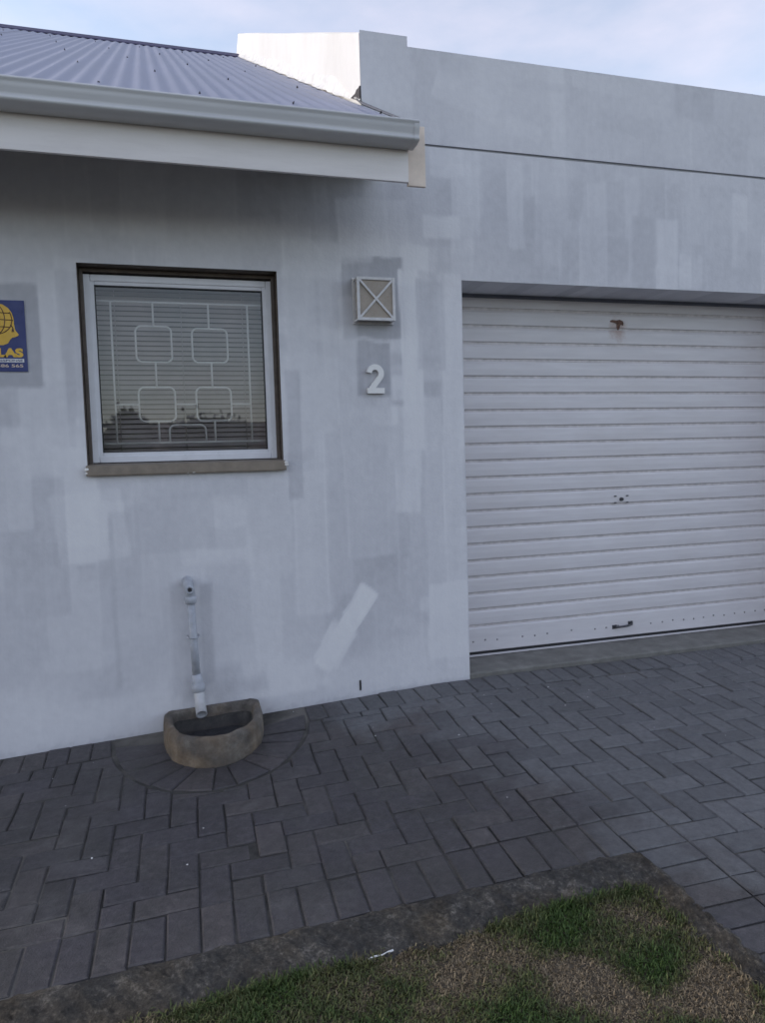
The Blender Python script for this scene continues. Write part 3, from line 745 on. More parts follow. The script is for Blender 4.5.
# --- eaves: fascia, gutter, soffit, end board
FY, FX1 = -.60, 1.184
hpart(boxo('fascia', M_fas, None, WX0-.1, FX1, FY, FY+.018, 2.600, 2.866, .002))
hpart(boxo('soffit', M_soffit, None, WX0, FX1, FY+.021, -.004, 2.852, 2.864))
o = hpart(boxo('eave_end_board', M_nib, None, FX1+.003, FX1+.094, FY+.020, FY+.038, 2.592, 2.872, .003)); o['label'] = 'cream board closing the end of the eave'
hpart(boxo('eave_side_panel', M_soffit, None, FX1+.004, FX1+.018, FY+.040, -.004, 2.853, 2.90))
GY = FY-.003
prof = [(0, .111), (0, 0), (-.010, -.004), (-.076, -.002), (-.092, .001), (-.102, .005), (-.107, .011), (-.106, .018), (-.101, .023), (-.104, .034), (-.110, .050), (-.114, .064), (-.114, .076)]
for k in range(9):
    a = math.pi*1.25*k/8; prof.append((-.112-.0085*math.cos(a), .081+.009*math.sin(a)+.0008*k))
prof = [(GY+y, 2.746+z) for y, z in prof]
GE = 1.1975
gut = hpart(link('gutter', bm_mesh(extrude_profile(prof, WX0-.1, GE, n=60), 'gutter', True), M_gut))
bm = bmesh.new(); P2 = prof[:14]
a = [bm.verts.new((GE+.0005, y, z)) for y, z in P2]; b = [bm.verts.new((GE+.003, y, z)) for y, z in P2]
bm.faces.new(a); bm.faces.new(b[::-1])
for k in range(len(P2)): bm.faces.new((a[k], a[k-1], b[k-1], b[k]))
o = link('end_cap', bm_mesh(bm, 'end_cap'), M_gut, gut)
link('gutter_lip', bm_mesh(extrude_profile([(y-.0025, z-.0015) for y, z in prof[:13]], GE-.02, GE+.005), 'gutter_lip', True), M_gut, gut)
for gx in (-4.9, -3.1, -1.9): link('joint_strap', bm_mesh(extrude_profile([(y-.002, z-.0012) for y, z in prof[:13]], gx, gx+.012), 'joint_strap', True), M_gut, gut)

# --- window
win = hpart(empty('window'))
def frame_bars(name, mat, parent, x0, x1, z0, z1, w, y0, y1, bev=.003):
    bm = bmesh.new()
    box(bm, x0, x0+w, y0, y1, z0, z1, bev); box(bm, x1-w, x1, y0, y1, z0, z1, bev)
    box(bm, x0+w+.0005, x1-w-.0005, y0+.0006, y1, z1-w, z1, bev); box(bm, x0+w+.0005, x1-w-.0005, y0+.0006, y1, z0, z0+w, bev)
    o = link(name, bm_mesh(bm, name), mat); o.parent = parent; return o
FX0, FXB, FZ0, FZ1 = -.343, .622, 1.322, 2.286
frame_bars('subframe', M_brown, win, WNX0+.002, WNX1-.002, WNZ0+.002, WNZ1-.002, .018, .085, .13, .002)
frame_bars('frame', M_frame, win, FX0+.004, FXB-.002, FZ0, FZ1-.003, .034, .102, .138, .004)
frame_bars('sash', M_frame, win, FX0+.036, FXB-.034, FZ0+.032, FZ1-.035, .021, .108, .138, .003)
frame_bars('gasket', M_dark, win, FX0+.0555, FXB-.0535, FZ0+.0515, FZ1-.0545, .005, .1085, .14, 0)
bm = bmesh.new(); bm.faces.new([bm.verts.new(p) for p in ((FX0+.056, .121, FZ0+.052), (FXB-.054, .121, FZ0+.052), (FXB-.054, .121, FZ1-.055), (FX0+.056, .121, FZ1-.055))]); o = link('pane', bm_mesh(bm, 'pane'), M_glass); o.parent = win
bm = bmesh.new()   # single sheet of glass: only its front face is needed
bm.free()
# sill: front strip with a slightly sloping top
prof = [(-.028, 1.256), (-.030, 1.262), (-.029, 1.303), (-.024, 1.308), (.10, 1.318), (.10, 1.290), (-.006, 1.284), (-.006, 1.256)]
bm = extrude_profile(prof, WNX0-.006, WNX1+.010, True); bmesh.ops.bevel(bm, geom=[e for e in bm.edges if abs(e.verts[0].co.x-e.verts[1].co.x) < .001], offset=.002, segments=1, affect='EDGES')
o = link('sill', bm_mesh(bm, 'sill'), M_sill); o.parent = win
for (xx, zz, s_) in ((-.360, 1.290, .010), (.644, 1.298, .009), (-.358, 1.27, .009), (.02, 1.264, .006), (.16, 1.262, .007), (.646, 1.285, .010), (.13, 1.259, .004)):
    bm = bmesh.new(); r = bmesh.ops.create_icosphere(bm, subdivisions=2, radius=s_)
    for v in r['verts']: v.co = Vector((xx+v.co.x*1.2, -.029+v.co.y*.10, zz+v.co.z*.8+random.uniform(-.002, .002)))
    o = link('paint_splash', bm_mesh(bm, 'paint_splash', True), M_lump); o.parent = win
for o in win.children: o.matrix_parent_inverse = Matrix.Identity(4)
# dark room behind the window and the garage interior
bm = bmesh.new(); box(bm, WNX0-.6, WNX1+.25, .41, 2.2, .6, 2.75)
bmesh.ops.reverse_faces(bm, faces=bm.faces)
fr_ = [f for f in bm.faces if f.calc_center_median().y < .5]; bmesh.ops.delete(bm, geom=fr_, context='FACES')
for a in ([(WNX0-.6, .41, .6), (WNX0, .2, WNZ0), (WNX0, .2, WNZ1), (WNX0-.6, .41, 2.75)], [(WNX1, .2, WNZ0), (WNX1+.25, .41, .6), (WNX1+.25, .41, 2.75), (WNX1, .2, WNZ1)],
          [(WNX0, .2, WNZ1), (WNX1, .2, WNZ1), (WNX1+.25, .41, 2.75), (WNX0-.6, .41, 2.75)], [(WNX0-.6, .41, .6), (WNX1+.25, .41, .6), (WNX1, .2, WNZ0), (WNX0, .2, WNZ0)]):
    bm.faces.new([bm.verts.new(p) for p in a])
hpart(link('room_shell', bm_mesh(bm, 'room_shell', recalc=False), M_room))

# --- garage roller door
door = hpart(empty('garage_door'))
DY, DX0, DX1, PITCHD = .32, 1.60, 4.30, .1055
def dpart(name, me, mat): o = link(name, me, mat); o.parent = door; return o
def slat_mesh(mats=True):
    # from top edge (z=0) downwards
    prof = [(.008, .0), (.008, -.003), (.003, -.010), (0, -.016), (-.0015, -.05), (0, -.088), (.002, -.0915), (.009, -.0955), (.0095, -.100), (.0085, -.1055), (.0125, -.110)]
    bm = extrude_profile(prof, DX0, DX1, n=24)
    for v in bm.verts: v.co.y += .0012*math.sin(v.co.x*5+v.co.z*9)
    me = bm_mesh(bm, 'slat'); me.materials.append(M_door); me.materials.append(M_groove)
    for p in me.polygons:
        z = p.center.z; p.material_index = 1 if z < -.0915 or z > -.003 else 0
        p.use_smooth = False
    return me
sm = [slat_mesh() for _ in range(3)]
ztop = .2105+PITCHD*21
for k in range(21):
    o = link('slat', sm[k % 3]); o.parent = door; o.location = (-0.0, DY+random.uniform(-.001, .001), .2105+PITCHD*(k+1)); o.rotation_euler = (random.gauss(0, .006), 0, 0)
prof = [(DY+.014, .2105), (DY+.004, .203), (DY-.001, .196), (DY-.003, .12), (DY-.003, .052), (DY+.004, .047), (DY+.02, .047), (DY+.02, .2105)]
bm = extrude_profile(prof, DX0, DX1, True, 12)
M_rivet = simple('dull_rivet', (.26, .25, .26), .5, .3, 60); x = 1.86; rv = []
while x < 4.2:
    if random.random() < .75: rv.append((x, .122+random.uniform(-.006, .006)))
    x += .088+random.uniform(-.006, .006)
dpart('bottom_rail', bm_mesh(bm, 'bottom_rail'), M_door)
for xx, zz in rv:
    bm = bmesh.new(); r = bmesh.ops.create_cone(bm, cap_ends=True, segments=8, radius1=.0065, radius2=.004, depth=.005)
    bmesh.ops.rotate(bm, verts=bm.verts, cent=(0, 0, 0), matrix=Matrix.Rotation(R(90), 3, 'X')); bmesh.ops.translate(bm, verts=bm.verts, vec=(xx, DY-.005, zz))
    dpart('rivet', bm_mesh(bm, 'rivet'), M_rivet)
dpart('rubber_seal', bm_mesh(extrude_profile([(DY-.006, .048), (DY-.006, .034), (DY+.01, .022), (DY+.018, .022), (DY+.018, .048)], DX0, DX1, True), 'rubber_seal'), M_dark)
dpart('bottom_angle', bm_mesh(extrude_profile([(DY-.030, .0275), (DY-.030, .033), (DY-.007, .034), (DY-.007, .0275)], DX0, DX1, True), 'bottom_angle'), M_door)
dpart('top_gap_shade', bm_mesh(extrude_profile([(DY-.012, 2.286), (DY-.012, 2.306), (DY+.012, 2.306), (DY+.012, 2.286)], DX0+.1, DX1-.1, True), 'top_gap_shade'), M_soffit)  # dark strip painting the shaded gap between curtain and lintel
# lock, handle, rusty latch bracket
bm = bmesh.new()
r = bmesh.ops.create_cone(bm, cap_ends=True, segments=16, radius1=.014, radius2=.011, depth=.016)
for v in r['verts']: v.co = Vector((v.co.x, -v.co.z, v.co.y))+Vector((2.962, DY-.006, .985))
lock = dpart('lock', bm_mesh(bm, 'lock'), M_steel)
for dx in (-.047, .046):
    for dz in (-.022, .022):
        bm = bmesh.new(); box(bm, 2.962+dx-.009, 2.962+dx+.009, DY-.005, DY, .985+dz-.004, .985+dz+.004, .001)
        dpart('screw', bm_mesh(bm, 'screw'), M_steel)
tubeo('handle', M_steel, None, [(2.90, DY-.004, .118), (2.905, DY-.028, .120), (2.94, DY-.034, .122), (2.985, DY-.034, .124), (3.02, DY-.028, .130), (3.025, DY-.004, .133)], .0075, 8).parent = door
for xx, zz in ((2.90, .118), (3.025, .134)):
    bm = bmesh.new(); box(bm, xx-.018, xx+.018, DY-.008, DY-.002, zz-.014, zz+.014, .003); dpart('handle_plate', bm_mesh(bm, 'handle_plate'), M_steel)
bm = bmesh.new()
blob = [(2.884, 2.168), (2.90, 2.174), (2.93, 2.171), (2.955, 2.176), (2.978, 2.168), (2.985, 2.156), (2.982, 2.140), (2.968, 2.148), (2.958, 2.136), (2.953, 2.118), (2.945, 2.108), (2.938, 2.122), (2.936, 2.150), (2.915, 2.158), (2.89, 2.160)]
a = [bm.verts.new((x, DY-.006, z)) for x, z in blob]; b = [bm.verts.new((x, DY+.002, z)) for x, z in blob]; bm.faces.new(a)
for k in range(len(blob)): bm.faces.new((a[k], a[k-1], b[k-1], b[k]))
dpart('rusty_latch', bm_mesh(bm, 'rusty_latch'), M_rust)
for o in door.children: o.matrix_parent_inverse = Matrix.Identity(4)
hpart(boxo('door_housing', M_hole, None, OPX0-.15, OPX1+.15, WT+.01, 1.2, -.1, 3.0))
# concrete threshold in front of the door
bm = bmesh.new(); n = 60; rows = []
for i in range(n+1):
    x = OPX0+.003+(OPX1-OPX0-.006)*i/n; w = .003*nz(x, 0, 9, 1.)+.002*nz(x, 0, 30, 2.)
    rows.append([bm.verts.new(p) for p in ((x, .006+w, -.30), (x, .004+w, .006+w), (x, .014+w, .014+w), (x, .16, .021+w*.5), (x, .345, .024), (x, .345, -.30))])
for A, B in zip(rows[:-1], rows[1:]):
    for k in range(5): bm.faces.new((A[k], A[k+1], B[k+1], B[k]))
hpart(link('door_threshold', bm_mesh(bm, 'door_threshold'), M_thr))
bm = bmesh.new(); box(bm, 1.019, 1.029, -.003, .006, -.006, .052, .001)
o = hpart(link('weep_slot', bm_mesh(bm, 'weep_slot'), M_dark)); o['label'] = 'small dark upright slot low on the wall'

# ------------------------------------------------------------------ behind the glass: burglar bars and blind
gr = tag(empty('burglar_bars', (.137, .185, 1.40)), 'cream welded burglar bars with rounded squares inside the window', 'burglar bars')
GYY = .150; GI = Matrix.Translation((-.137, -.185, -1.40))
sg = 4.150/4.16
def gx(x): return x*sg
def gz(z): return 1.295+(z-1.295)*sg
def gpart(o): o.parent = gr; o.matrix_parent_inverse = GI; return o
def bar(name, pts, r=.0052, closed=False): return gpart(tubeo(name, M_grille, None, [(gx(a), GYY, gz(b)) for a, b in pts], r, 8, True, closed))
def loop(x0, x1, z0, z1, rad=.03):
    pts = []
    for cx, cz, a0 in ((x1-rad, z1-rad, 0), (x0+rad, z1-rad, 90), (x0+rad, z0+rad, 180), (x1-rad, z0+rad, 270)):
        for k in range(6): a = R(a0+18*k); pts.append((cx+rad*math.cos(a), cz+rad*math.sin(a)))
    return pts
bar('cross_bar', [(-.29, 2.162), (.57, 2.162)], .0058); bar('cross_bar', [(-.29, 1.421), (.57, 1.421)], .0058)
bar('upright_bar', [(-.2165, 2.162), (-.2165, 1.421)]); bar('upright_bar', [(.490, 2.162), (.490, 1.421)])
for x0, x1, z0, z1 in ((-.099, .083, 1.849, 2.037), (.190, .376, 1.849, 2.030), (-.098, .088, 1.535, 1.716), (.199, .384, 1.535, 1.716)): bar('square_loop', loop(x0, x1, z0, z1), .0052, True)
for x, za, zb_ in ((-.006, 2.162, 2.037), (.281, 2.162, 2.030), (-.004, 1.849, 1.716), (.287, 1.849, 1.716), (-.002, 1.535, 1.421), (.292, 1.535, 1.421)): bar('short_link', [(x, za), (x, zb_)])
for xa, xb in ((-.2165, -.098), (.088, .199), (.384, .490)): bar('short_link', [(xa, 1.625), (xb, 1.625)])
pts = [(.052, 1.421), (.052, 1.485)]+[(.082+.03*math.cos(R(a)), 1.485+.03*math.sin(R(a))) for a in (162, 144, 126, 108, 90)]+[(.212+.03*math.cos(R(a)), 1.485+.03*math.sin(R(a))) for a in (90, 72, 54, 36, 18, 0)]+[(.242, 1.421)]
bar('arched_bar', pts)
bl = tag(empty('venetian_blind', (.137, .26, 2.30)), 'beige venetian blind hanging closed behind the burglar bars', 'blind')
BI = Matrix.Translation((-.137, -.26, -2.30))
def bpart(o): o.parent = bl; o.matrix_parent_inverse = BI; return o
bpart(boxo('headrail', M_blind, None, WNX0+.01, WNX1+.03, .235, .275, 2.262, 2.302, .002))
bm = bmesh.new(); z = 2.25
while z > 1.30:
    t = R(50+random.uniform(-3, 3)); hw = .0155; dy, dz = hw*math.cos(t), hw*math.sin(t); sag = random.uniform(-.001, .001)
    prev = None
    for s_ in (-1, -.33, .33, 1):
        bow = .0022*(1-s_*s_); y = .255+s_*dy+bow*math.sin(t); zz = z+s_*dz-bow*math.cos(t)*-1
        cur = (bm.verts.new((WNX0+.012, y, zz+sag)), bm.verts.new((WNX1+.02, y, zz-sag)))
        if prev: bm.faces.new((prev[0], prev[1], cur[1], cur[0]))
        prev = cur
    z -= .0262
o = bpart(link('slats', bm_mesh(bm, 'slats', True), M_blind)); o['kind'] = 'stuff'
for x in (-.20, .14, .47): bpart(tubeo('ladder_cord', M_blind, None, [(x, .238, 2.26), (x, .237, 1.32)], .0022, 6))
bpart(boxo('bottom_bar', M_blind, None, WNX0+.012, WNX1+.02, .245, .268, 1.288, 1.302, .002))

# ------------------------------------------------------------------ wall lamp
M_lampf = simple('lamp_frame', (.62, .61, .62), .45, .1, 30)
M_lampg = simple('lamp_glass', (.33, .275, .225), .3, .12, 12, bump=.15, bsc=90)
lamp = tag(empty('wall_lamp', (1.165, 0, 2.17)), 'square bulkhead lamp with crossed bars above the number', 'lamp')
LI = Matrix.Translation((-1.165, 0, -2.17))
def lpart(o): o.parent = lamp; o.matrix_parent_inverse = LI; return o
lx0, lx1, lz0, lz1, ly = 1.052, 1.268, 2.052, 2.284, -.086
lpart(boxo('back_plate', M_lampf, None, lx0-.006, lx1+.010, -.014, -.0025, lz0-.008, lz1+.008, .003))
lpart(boxo('diffuser', M_lampg, None, lx0+.010, lx1-.010, ly+.010, -.0145, lz0+.010, lz1-.010, .004))
bm = bmesh.new(); w = .016
for a, b, c_, d in ((lx0, lx0+w, lz0, lz1), (lx1-w, lx1, lz0, lz1), (lx0+w, lx1-w, lz1-w, lz1), (lx0+w, lx1-w, lz0, lz0+w)): box(bm, a, b, ly, ly+.012, c_, d, .002)
for xx in (lx0, lx1-.011):
    for zz in (lz0, lz1-.011): box(bm, xx+.0005, xx+.0105, ly+.0125, -.0145, zz+.0005, zz+.0105, .001)
lpart(link('cage', bm_mesh(bm, 'cage'), M_lampf))
for sgn in (1, -1):
    cx, cz = (lx0+lx1)/2, (lz0+lz1)/2; L = math.hypot(lx1-lx0-2*w, lz1-lz0-2*w)/2; an = math.atan2(lz1-lz0-2*w, lx1-lx0-2*w)*sgn
    bm = bmesh.new(); box(bm, -L, L, -.0045, .0045, -.0058, .0058, .0015)
    bmesh.ops.rotate(bm, verts=bm.verts, cent=(0, 0, 0), matrix=Matrix.Rotation(-an, 3, 'Y')); bmesh.ops.translate(bm, verts=bm.verts, vec=(cx, ly+.004+(.0015 if sgn > 0 else 0), cz))
    lpart(link('cross_bar', bm_mesh(bm, 'cross_bar'), M_lampf))

# ------------------------------------------------------------------ house number
M_num = simple('number_white', (.80, .79, .78), .4, .05)
def ribbon_solid(bm, path, w, y0, y1):
    Lf, Rt = [], []
    for i, (x, z) in enumerate(path):
        a = path[max(0, i-1)]; b = path[min(len(path)-1, i+1)]; t = Vector((b[0]-a[0], b[1]-a[1])).normalized(); nn = Vector((-t.y, t.x))*w/2
        Lf.append((x+nn.x, z+nn.y)); Rt.append((x-nn.x, z-nn.y))
    F0 = [(bm.verts.new((l[0], y0, l[1])), bm.verts.new((r[0], y0, r[1])), bm.verts.new((r[0], y1, r[1])), bm.verts.new((l[0], y1, l[1]))) for l, r in zip(Lf, Rt)]
    for A, B in zip(F0[:-1], F0[1:]):
        for k in range(4): bm.faces.new((A[k], A[(k+1) % 4], B[(k+1) % 4], B[k]))
    bm.faces.new(F0[0]); bm.faces.new(F0[-1][::-1])
bm = bmesh.new(); nx0, nz0 = 1.112, 1.665
path = [(nx0+.048+.0355*math.cos(R(a)), nz0+.1095+.036*math.sin(R(a))) for a in range(172, -41, -12)]
path += [(nx0+.060, nz0+.068), (nx0+.040, nz0+.044), (nx0+.022, nz0+.020), (nx0+.018, nz0+.003)]
ribbon_solid(bm, path, .030, -.022, -.002); box(bm, nx0+.002, nx0+.100, -.0225, -.0022, nz0, nz0+.030)
me = bm_mesh(bm, 'house_number')
num = link('house_number', me, M_num); tag(num, 'white raised house number 2 on the wall under the lamp', 'house number')

# ------------------------------------------------------------------ security sign
M_navy = simple('sign_navy', (.022, .035, .16), .4, .12)
M_yel = simple('sign_yellow', (.72, .44, .05), .4, .12)
M_wht = simple('sign_white', (.72, .72, .72), .4, .06)
sgn_ = tag(empty('security_sign', (-.75, 0, 1.78)), 'navy and yellow security company sign left of the window', 'sign')
SI = Matrix.Translation((.75, 0, -1.78))
def spart(o): o.parent = sgn_; o.matrix_parent_inverse = SI; return o
sx0, sx1, sz0, sz1 = -.845, -.602, 1.776, 2.117
spart(boxo('panel', M_navy, None, sx0, sx1, -.0065, -.0025, sz0, sz1, .001))
hd = [(-.652, 1.983), (-.648, 1.972), (-.640, 1.962), (-.634, 1.955), (-.636, 1.948), (-.650, 1.942), (-.668, 1.938), (-.680, 1.926), (-.690, 1.910), (-.715, 1.902), (-.80, 1.902), (-.806, 1.93), (-.822, 1.955), (-.834, 1.985), (-.836, 2.02), (-.826, 2.055), (-.805, 2.082), (-.775, 2.098), (-.74, 2.102), (-.706, 2.096), (-.680, 2.080), (-.663, 2.058), (-.655, 2.032), (-.654, 2.005)]
bm = bmesh.new(); bm.faces.new([bm.verts.new((x, -.0078, z)) for x, z in [(-.634+(a+.634)*.88, b) for a, b in hd]]); r = bmesh.ops.extrude_face_region(bm, geom=bm.faces[:]); bmesh.ops.translate(bm, verts=[v for v in r['geom'] if isinstance(v, bmesh.types.BMVert)], vec=(0, .0012, 0))
spart(link('head_emblem', bm_mesh(bm, 'head_emblem'), M_yel))
bm = bmesh.new(); ccx, ccz, cr_ = -.730, 2.025, .070
def ribbon(pts, w=.0022):
    tube(bm, [(x, -.0082, z) for x, z in pts], w, 5)
ribbon([(ccx+cr_*math.cos(R(a)), ccz+cr_*math.sin(R(a))) for a in range(150, 391, 12)])
for z_, hw in ((2.055, .062), (2.022, .076), (1.988, .062)): ribbon([(ccx-hw, z_), (ccx, z_+.003), (ccx+hw, z_-.001)])
for k in (-.55, 0.0, .55): ribbon([(ccx+k*cr_*math.cos(R(a)), ccz+cr_*math.sin(R(a))) for a in range(-85, 86, 10)])
ribbon([(-.667, 2.0), (-.658, 1.985), (-.655, 1.966), (-.662, 1.966), (-.660, 1.98)], .0025)
spart(link('globe_lines', bm_mesh(bm, 'globe_lines'), simple('sign_brown', (.10, .045, .03), .5)))
spart(link('lettering', fit_mesh(text_mesh('ATLAS', .05, .001, .003), -.828, -.6185, 1.844, 1.888, -.0082, -.0066), M_yel))
spart(boxo('white_strip', M_wht, None, -.835, -.6165, -.0078, -.0064, 1.820, 1.837))
spart(link('small_lettering', fit_mesh(text_mesh('ARMED RESPONSE', .02, .0004, .0003), -.828, -.622, 1.8235, 1.8335, -.0086, -.0079), M_navy))
spart(link('phone_number', fit_mesh(text_mesh('0861 586 565', .02, .0005, .0004), -.822, -.622, 1.796, 1.811, -.0078, -.0066), simple('sign_pale', (.62, .50, .42), .5)))

# ------------------------------------------------------------------ waste pipe and drain basin
pipe = tag(empty('waste_pipe', (.12, 0, .1)), 'painted waste pipe running down the wall into the basin', 'pipe')
PI_ = Matrix.Translation((-.12, 0, -.1))
def ppart(o): o.parent = pipe; o.matrix_parent_inverse = PI_; return o
PYY = -.055
ppart(tubeo('elbow', M_pipe, None, [(.100, .004, .690), (.1005, -.02, .690), (.103, -.040, .684), (.107, -.053, .668), (.110, PYY, .645), (.111, PYY, .60)], [.027, .027, .027, .027, .026, .026], 16))
bm = bmesh.new()    # cleaning eye with its ring on the elbow
tube(bm, [(.1095+.0165*math.cos(a), -.088, .655+.0165*math.sin(a)) for a in np.linspace(0, 2*math.pi, 20, endpoint=False)], .0058, 8, closed=True)
tube(bm, [(.1095, -.060, .655), (.1095, -.086, .655)], .019, 16)
ppart(link('cleaning_eye', bm_mesh(bm, 'cleaning_eye', True), M_pipe))
ppart(boxo('eye_plug', M_hole, None, .1005, .1185, -.0905, -.0862, .646, .664, .002))
ppart(tubeo('collar', M_pipe, None, [(.111, PYY, .618), (.111, PYY, .612), (.1115, PYY, .585), (.1115, PYY, .578)], [.026, .031, .031, .025], 16))
ppart(tubeo('shaft', M_pipe, None, [(.1115, PYY, .60), (.119, PYY, .35), (.124, PYY-.002, .19)], .0205, 16))
ppart(tubeo('coupling', M_pipe, None, [(.1235, PYY, .205), (.124, PYY, .20), (.127, PYY-.003, .165), (.128, PYY-.003, .150), (.1295, PYY-.004, .147), (.1315, PYY-.006, .112), (.132, PYY-.007, .106)], [.021, .027, .027, .031, .034, .034, .028], 16))
bm = bmesh.new()    # open spout leaning out from the wall, cut at a slant
def ring(c, d, r):
    d = Vector(d).normalized(); u = d.cross(Vector((0, 0, 1))).normalized(); v = u.cross(d)
    return [bm.verts.new(Vector(c)+r*(math.cos(2*math.pi*k/20)*u+math.sin(2*math.pi*k/20)*v*1.12)) for k in range(20)]
RV = [ring((.131, PYY-.004, .118), (.05, -.2, -.97), .027), ring((.134, PYY-.022, .06), (.05, -.4, -.9), .028), ring((.139, PYY-.056, .002), (.08, -.80, -.6), .029),
      ring((.139, PYY-.056, .002), (.08, -.80, -.6), .0235), ring((.134, PYY-.022, .06), (.05, -.4, -.9), .023)]
for P_, Q_ in zip(RV[:-1], RV[1:]):
    for k in range(20): bm.faces.new((P_[k], P_[(k+1) % 20], Q_[(k+1) % 20], Q_[k]))
bm.faces.new(RV[-1])
ppart(link('spout', bm_mesh(bm, 'spout', True), simple('spout_pvc', (.50, .50, .52), .4, .12, 25)))

ppart(tubeo('pipe_clip', M_pipe, None, [(.090, -.002, .40), (.090, PYY, .40), (.0975, PYY-.016, .40), (.117, PYY-.0235, .40), (.1365, PYY-.016, .40), (.144, PYY, .40), (.144, -.002, .40)], .004, 6))
basin = tag(empty('drain_basin', (.192, -.25, -.11)), 'brown concrete half-round drain basin against the wall', 'drain basin')
DI = Matrix.Translation((-.192, .25, .11))
def outline(off, n=44):
    """D shape: flat against the wall, rounded front; off = inward offset"""
    pts = []; a_, b_ = BA-off, BB-off; yb = -.006-off
    rc = .05; pts += [(BCX+a_-rc*(1-math.sin(t*math.pi/8)), yb-rc*(1-math.cos(t*math.pi/8))) for t in range(0, 5)]; pts.append((BCX+a_, BCY))
    e = 2.15
    for k in range(1, n):
        t = -math.pi*k/n; c_, s_ = math.cos(t), math.sin(t)
        pts.append((BCX+a_*math.copysign(abs(c_)**(2/e), c_), BCY+b_*math.copysign(abs(s_)**(2/e), s_)))
    pts.append((BCX-a_, BCY)); pts += [(BCX-a_+rc*(1-math.cos(t*math.pi/8)), yb-rc*(1-math.sin(t*math.pi/8))) for t in range(0, 5)]
    pts += [(BCX-a_*.5, yb), (BCX, yb), (BCX+a_*.5, yb)]
    return pts
bm = bmesh.new(); rows = []
def bz(x): return .0495*(x-.192)*.8
for off, z, s_ in ((-.004, -.20, 1), (-.003, -.06, 1), (0, -.005, 1), (.004, .012, 1), (.014, .020, 1), (.032, .021, 1), (.041, .014, 1), (.045, .002, 1), (.050, -.03, 1), (.056, -.075, 1), (.085, -.090, 1), (.12, -.094, 1)):
    rows.append([bm.verts.new((x+.004*nz(x, y, 13, 2+z), y+.004*nz(x, y, 15, 3+z)*(y < -.05), z+bz(x)+.005*nz(x, y, 11, 1.))) for x, y in outline(off)])
for A, B in zip(rows[:-1], rows[1:]):
    for k in range(len(A)): bm.faces.new((A[k], A[(k+1) % len(A)], B[(k+1) % len(A)], B[k]))
me = bm_mesh(bm, 'trough', True); me.materials.append(M_basin); me.materials.append(M_grime_shade)
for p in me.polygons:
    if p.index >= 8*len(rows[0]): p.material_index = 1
o = link('trough', me); o.parent = basin; o.matrix_parent_inverse = DI
bm = bmesh.new(); bm.faces.new([bm.verts.new((x, y, -.088+bz(x))) for x, y in outline(.055)])
o = link('silt', bm_mesh(bm, 'silt'), M_silt); o.parent = basin; o.matrix_parent_inverse = DI

# ------------------------------------------------------------------ flecks of paint and grit on the paving, scrap by the kerb
bm = bmesh.new()
for k in range(46):
    x, y = random.uniform(-.9, 3.8), -abs(random.gauss(0, .75))-.02
    if y < -1.9: continue
    if ((x-BCX)/.28)**2+((y+.19)/.4)**2 < 1: continue
    s_ = random.choice((.0012, .0018, .002, .0026, .0038)); r = bmesh.ops.create_icosphere(bm, subdivisions=1, radius=s_)
    z = float(zg(x, y))
    for v in r['verts']: v.co = Vector((x+v.co.x*random.uniform(.7, 1.5), y+v.co.y*random.uniform(.7, 1.5), z+v.co.z*.5+.002))
tag(link('paint_flecks', bm_mesh(bm, 'paint_flecks'), M_num), 'tiny white paint flecks scattered over the dark pavers', 'paint flecks', kind='stuff')
bm = bmesh.new(); pts = [(.515, -1.945), (.54, -1.940), (.57, -1.939), (.59, -1.936), (.605, -1.934)]
tube(bm, [(x, y, float(zg(x, y))-.019+.003*(k % 2)) for k, (x, y) in enumerate(pts)], [.002, .003, .0025, .002, .005], 7)
tag(link('plastic_scrap', bm_mesh(bm, 'plastic_scrap', True), M_num), 'thin white scrap lying where the kerb meets the lawn', 'scrap')

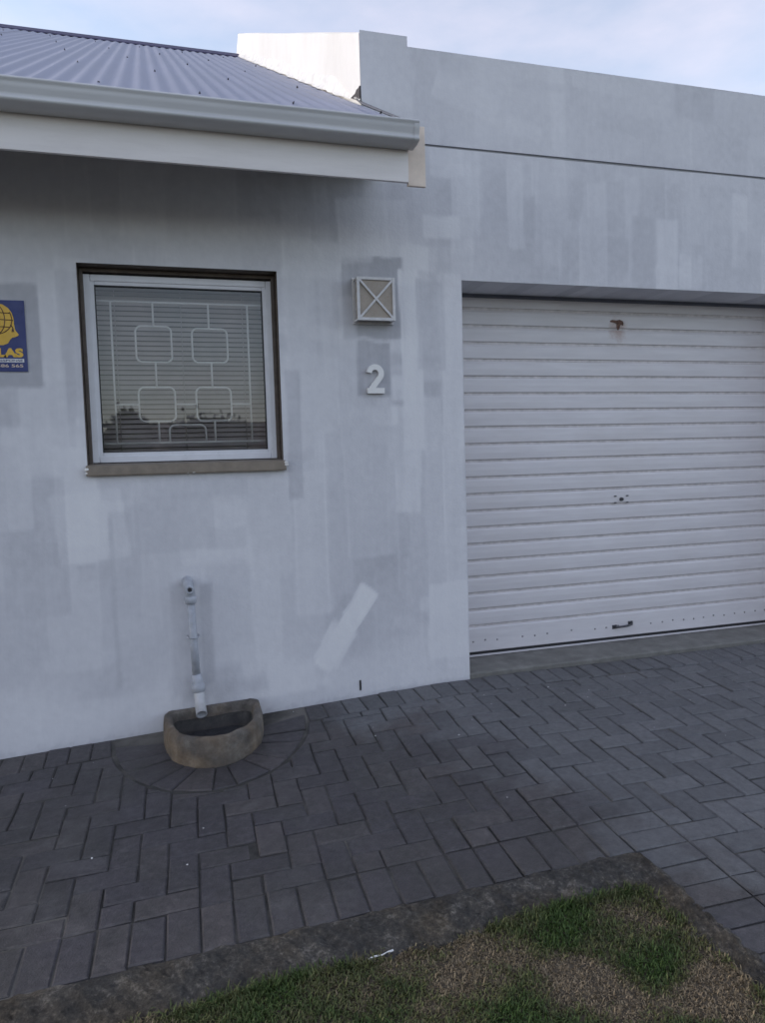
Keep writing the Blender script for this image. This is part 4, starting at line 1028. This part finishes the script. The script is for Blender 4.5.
# ------------------------------------------------------------------ across the street (glass reflections; outer trees and houses added to block low sky)
tag(link('road', lattice(np.linspace(-60, 60, 25), np.linspace(-17, -10, 6), lambda x, y: zg(x, y)-.10, 'road'), M_asph), kind='structure')
q = Mat('tree_leaves'); at = q.n('ShaderNodeAttribute', attribute_name='tint'); q.color(at.outputs['Color']); q.rough(.6); M_leaf = q.m
M_bark = simple('bark', (.09, .07, .05), .9, .3, 20)
def tree(loc, h, spread, seed, label):
    g = np.random.default_rng(seed); t = tag(empty('street_tree', loc), label, 'tree', 'trees across the street')
    bm = bmesh.new(); tube(bm, [(0, 0, -.2), (.05, .02, h*.25), (-.04, .05, h*.5), (0, 0, h*.8)], [.16, .13, .09, .03], 9)
    for k in range(6):
        a = k*1.05+g.uniform(0, .5); z0 = h*g.uniform(.28, .5)
        tube(bm, [(0, 0, z0), (math.cos(a)*spread*.35, math.sin(a)*spread*.35, z0+h*.15), (math.cos(a)*spread*.75, math.sin(a)*spread*.75, z0+h*.22)], [.07, .05, .02], 6)
    link('trunk', bm_mesh(bm, 'trunk', True), M_bark, t)
    cl = [(g.normal(0, spread*.42), g.normal(0, spread*.42), h*g.uniform(.36, .93)) for _ in range(46)]; V = []; Fc = []; Cc = []
    for cx, cy, cz in cl:
        rr = spread*g.uniform(.18, .34); sh = g.uniform(.6, 1.3)
        for _ in range(170):
            p = np.array([cx, cy, cz])+g.normal(0, 1, 3)*rr*.55; u = g.normal(0, 1, 3); u /= np.linalg.norm(u); v = np.cross(u, g.normal(0, 1, 3)); v /= np.linalg.norm(v)
            s_ = g.uniform(.10, .20); b = len(V); V += [tuple(p-u*s_), tuple(p+v*s_*.5), tuple(p+u*s_), tuple(p-v*s_*.5)]; Fc.append((b, b+1, b+2, b+3)); Cc += [sh*g.uniform(.8, 1.2)]*4
    me = bpy.data.meshes.new('crown'); me.from_pydata(V, [], Fc); me.update(); Cc = np.array(Cc)
    A = np.ones((len(V), 4)); A[:, :3] = np.outer(Cc, [.035, .055, .02]); me.color_attributes.new('tint', 'FLOAT_COLOR', 'POINT').data.foreach_set('color', A.ravel())
    link('crown', me, M_leaf, t)
tree((-1.0, -26, -.6), 3.95, 1.15, 1, 'rounded dark tree reflected at the left of the window'); tree((2.3, -27, -.6), 3.65, 1.9, 2, 'broad low dark tree reflected in the middle of the window'); tree((9.5, -30, -.6), 5.2, 2.6, 3, 'unseen tall dark tree across the street, added to block low sky'); tree((-16, -28, -.6), 5.4, 2.4, 4, 'unseen dark tree far to one side, added to block low sky')
M_fw = simple('far_wall', (.42, .38, .33), .8); M_fr = simple('far_roof', (.20, .17, .16), .8)
def far_house(loc, w, d, hw, hr, label):
    bh = tag(empty('opposite_house', loc), label, 'house', 'houses across the street')
    bm = bmesh.new(); box(bm, -w/2, w/2, -d, 0, 0, hw); link('wall', bm_mesh(bm, 'wall'), M_fw, bh)
    bm = bmesh.new(); a = w/2+.5; v = [bm.verts.new(p) for p in ((-a, .5, hw-.1), (a, .5, hw-.1), (a-2.5, -d/2, hw+hr), (-a+2.5, -d/2, hw+hr), (-a, -d-.5, hw-.1), (a, -d-.5, hw-.1))]
    for f in ((0, 1, 2, 3), (3, 2, 5, 4), (0, 3, 4), (1, 5, 2), (0, 4, 5, 1)): bm.faces.new([v[k] for k in f])
    link('roof', bm_mesh(bm, 'roof'), M_fr, bh)
    for k in range(4):
        wx = -w/2+w*(k+.5)/4-.7; bm = bmesh.new(); box(bm, wx, wx+1.4, .003, .05, 1.0, 2.1); link('window', bm_mesh(bm, 'window'), M_dark, bh)
far_house((3, -38, -.6), 14, 6, 2.5, 1.9, 'low house across the street reflected at the bottom of the window')
far_house((-17, -23, -.6), 15, 9, 3.0, 2.6, 'unseen hip-roofed house at one side of the trees, added to block low sky')  # unseen houses from here on, added to cut low sky under the eave
far_house((22, -23, -.6), 16, 9, 3.0, 2.6, 'unseen hip-roofed house opposite the garage, added to block low sky')
far_house((-40, -23, -.6), 16, 9, 3.2, 2.6, 'unseen hip-roofed house farthest along the street, added to block low sky'); far_house((46, -23, -.6), 18, 9, 3.2, 2.8, 'unseen hip-roofed house beyond the garage side, added to block low sky')
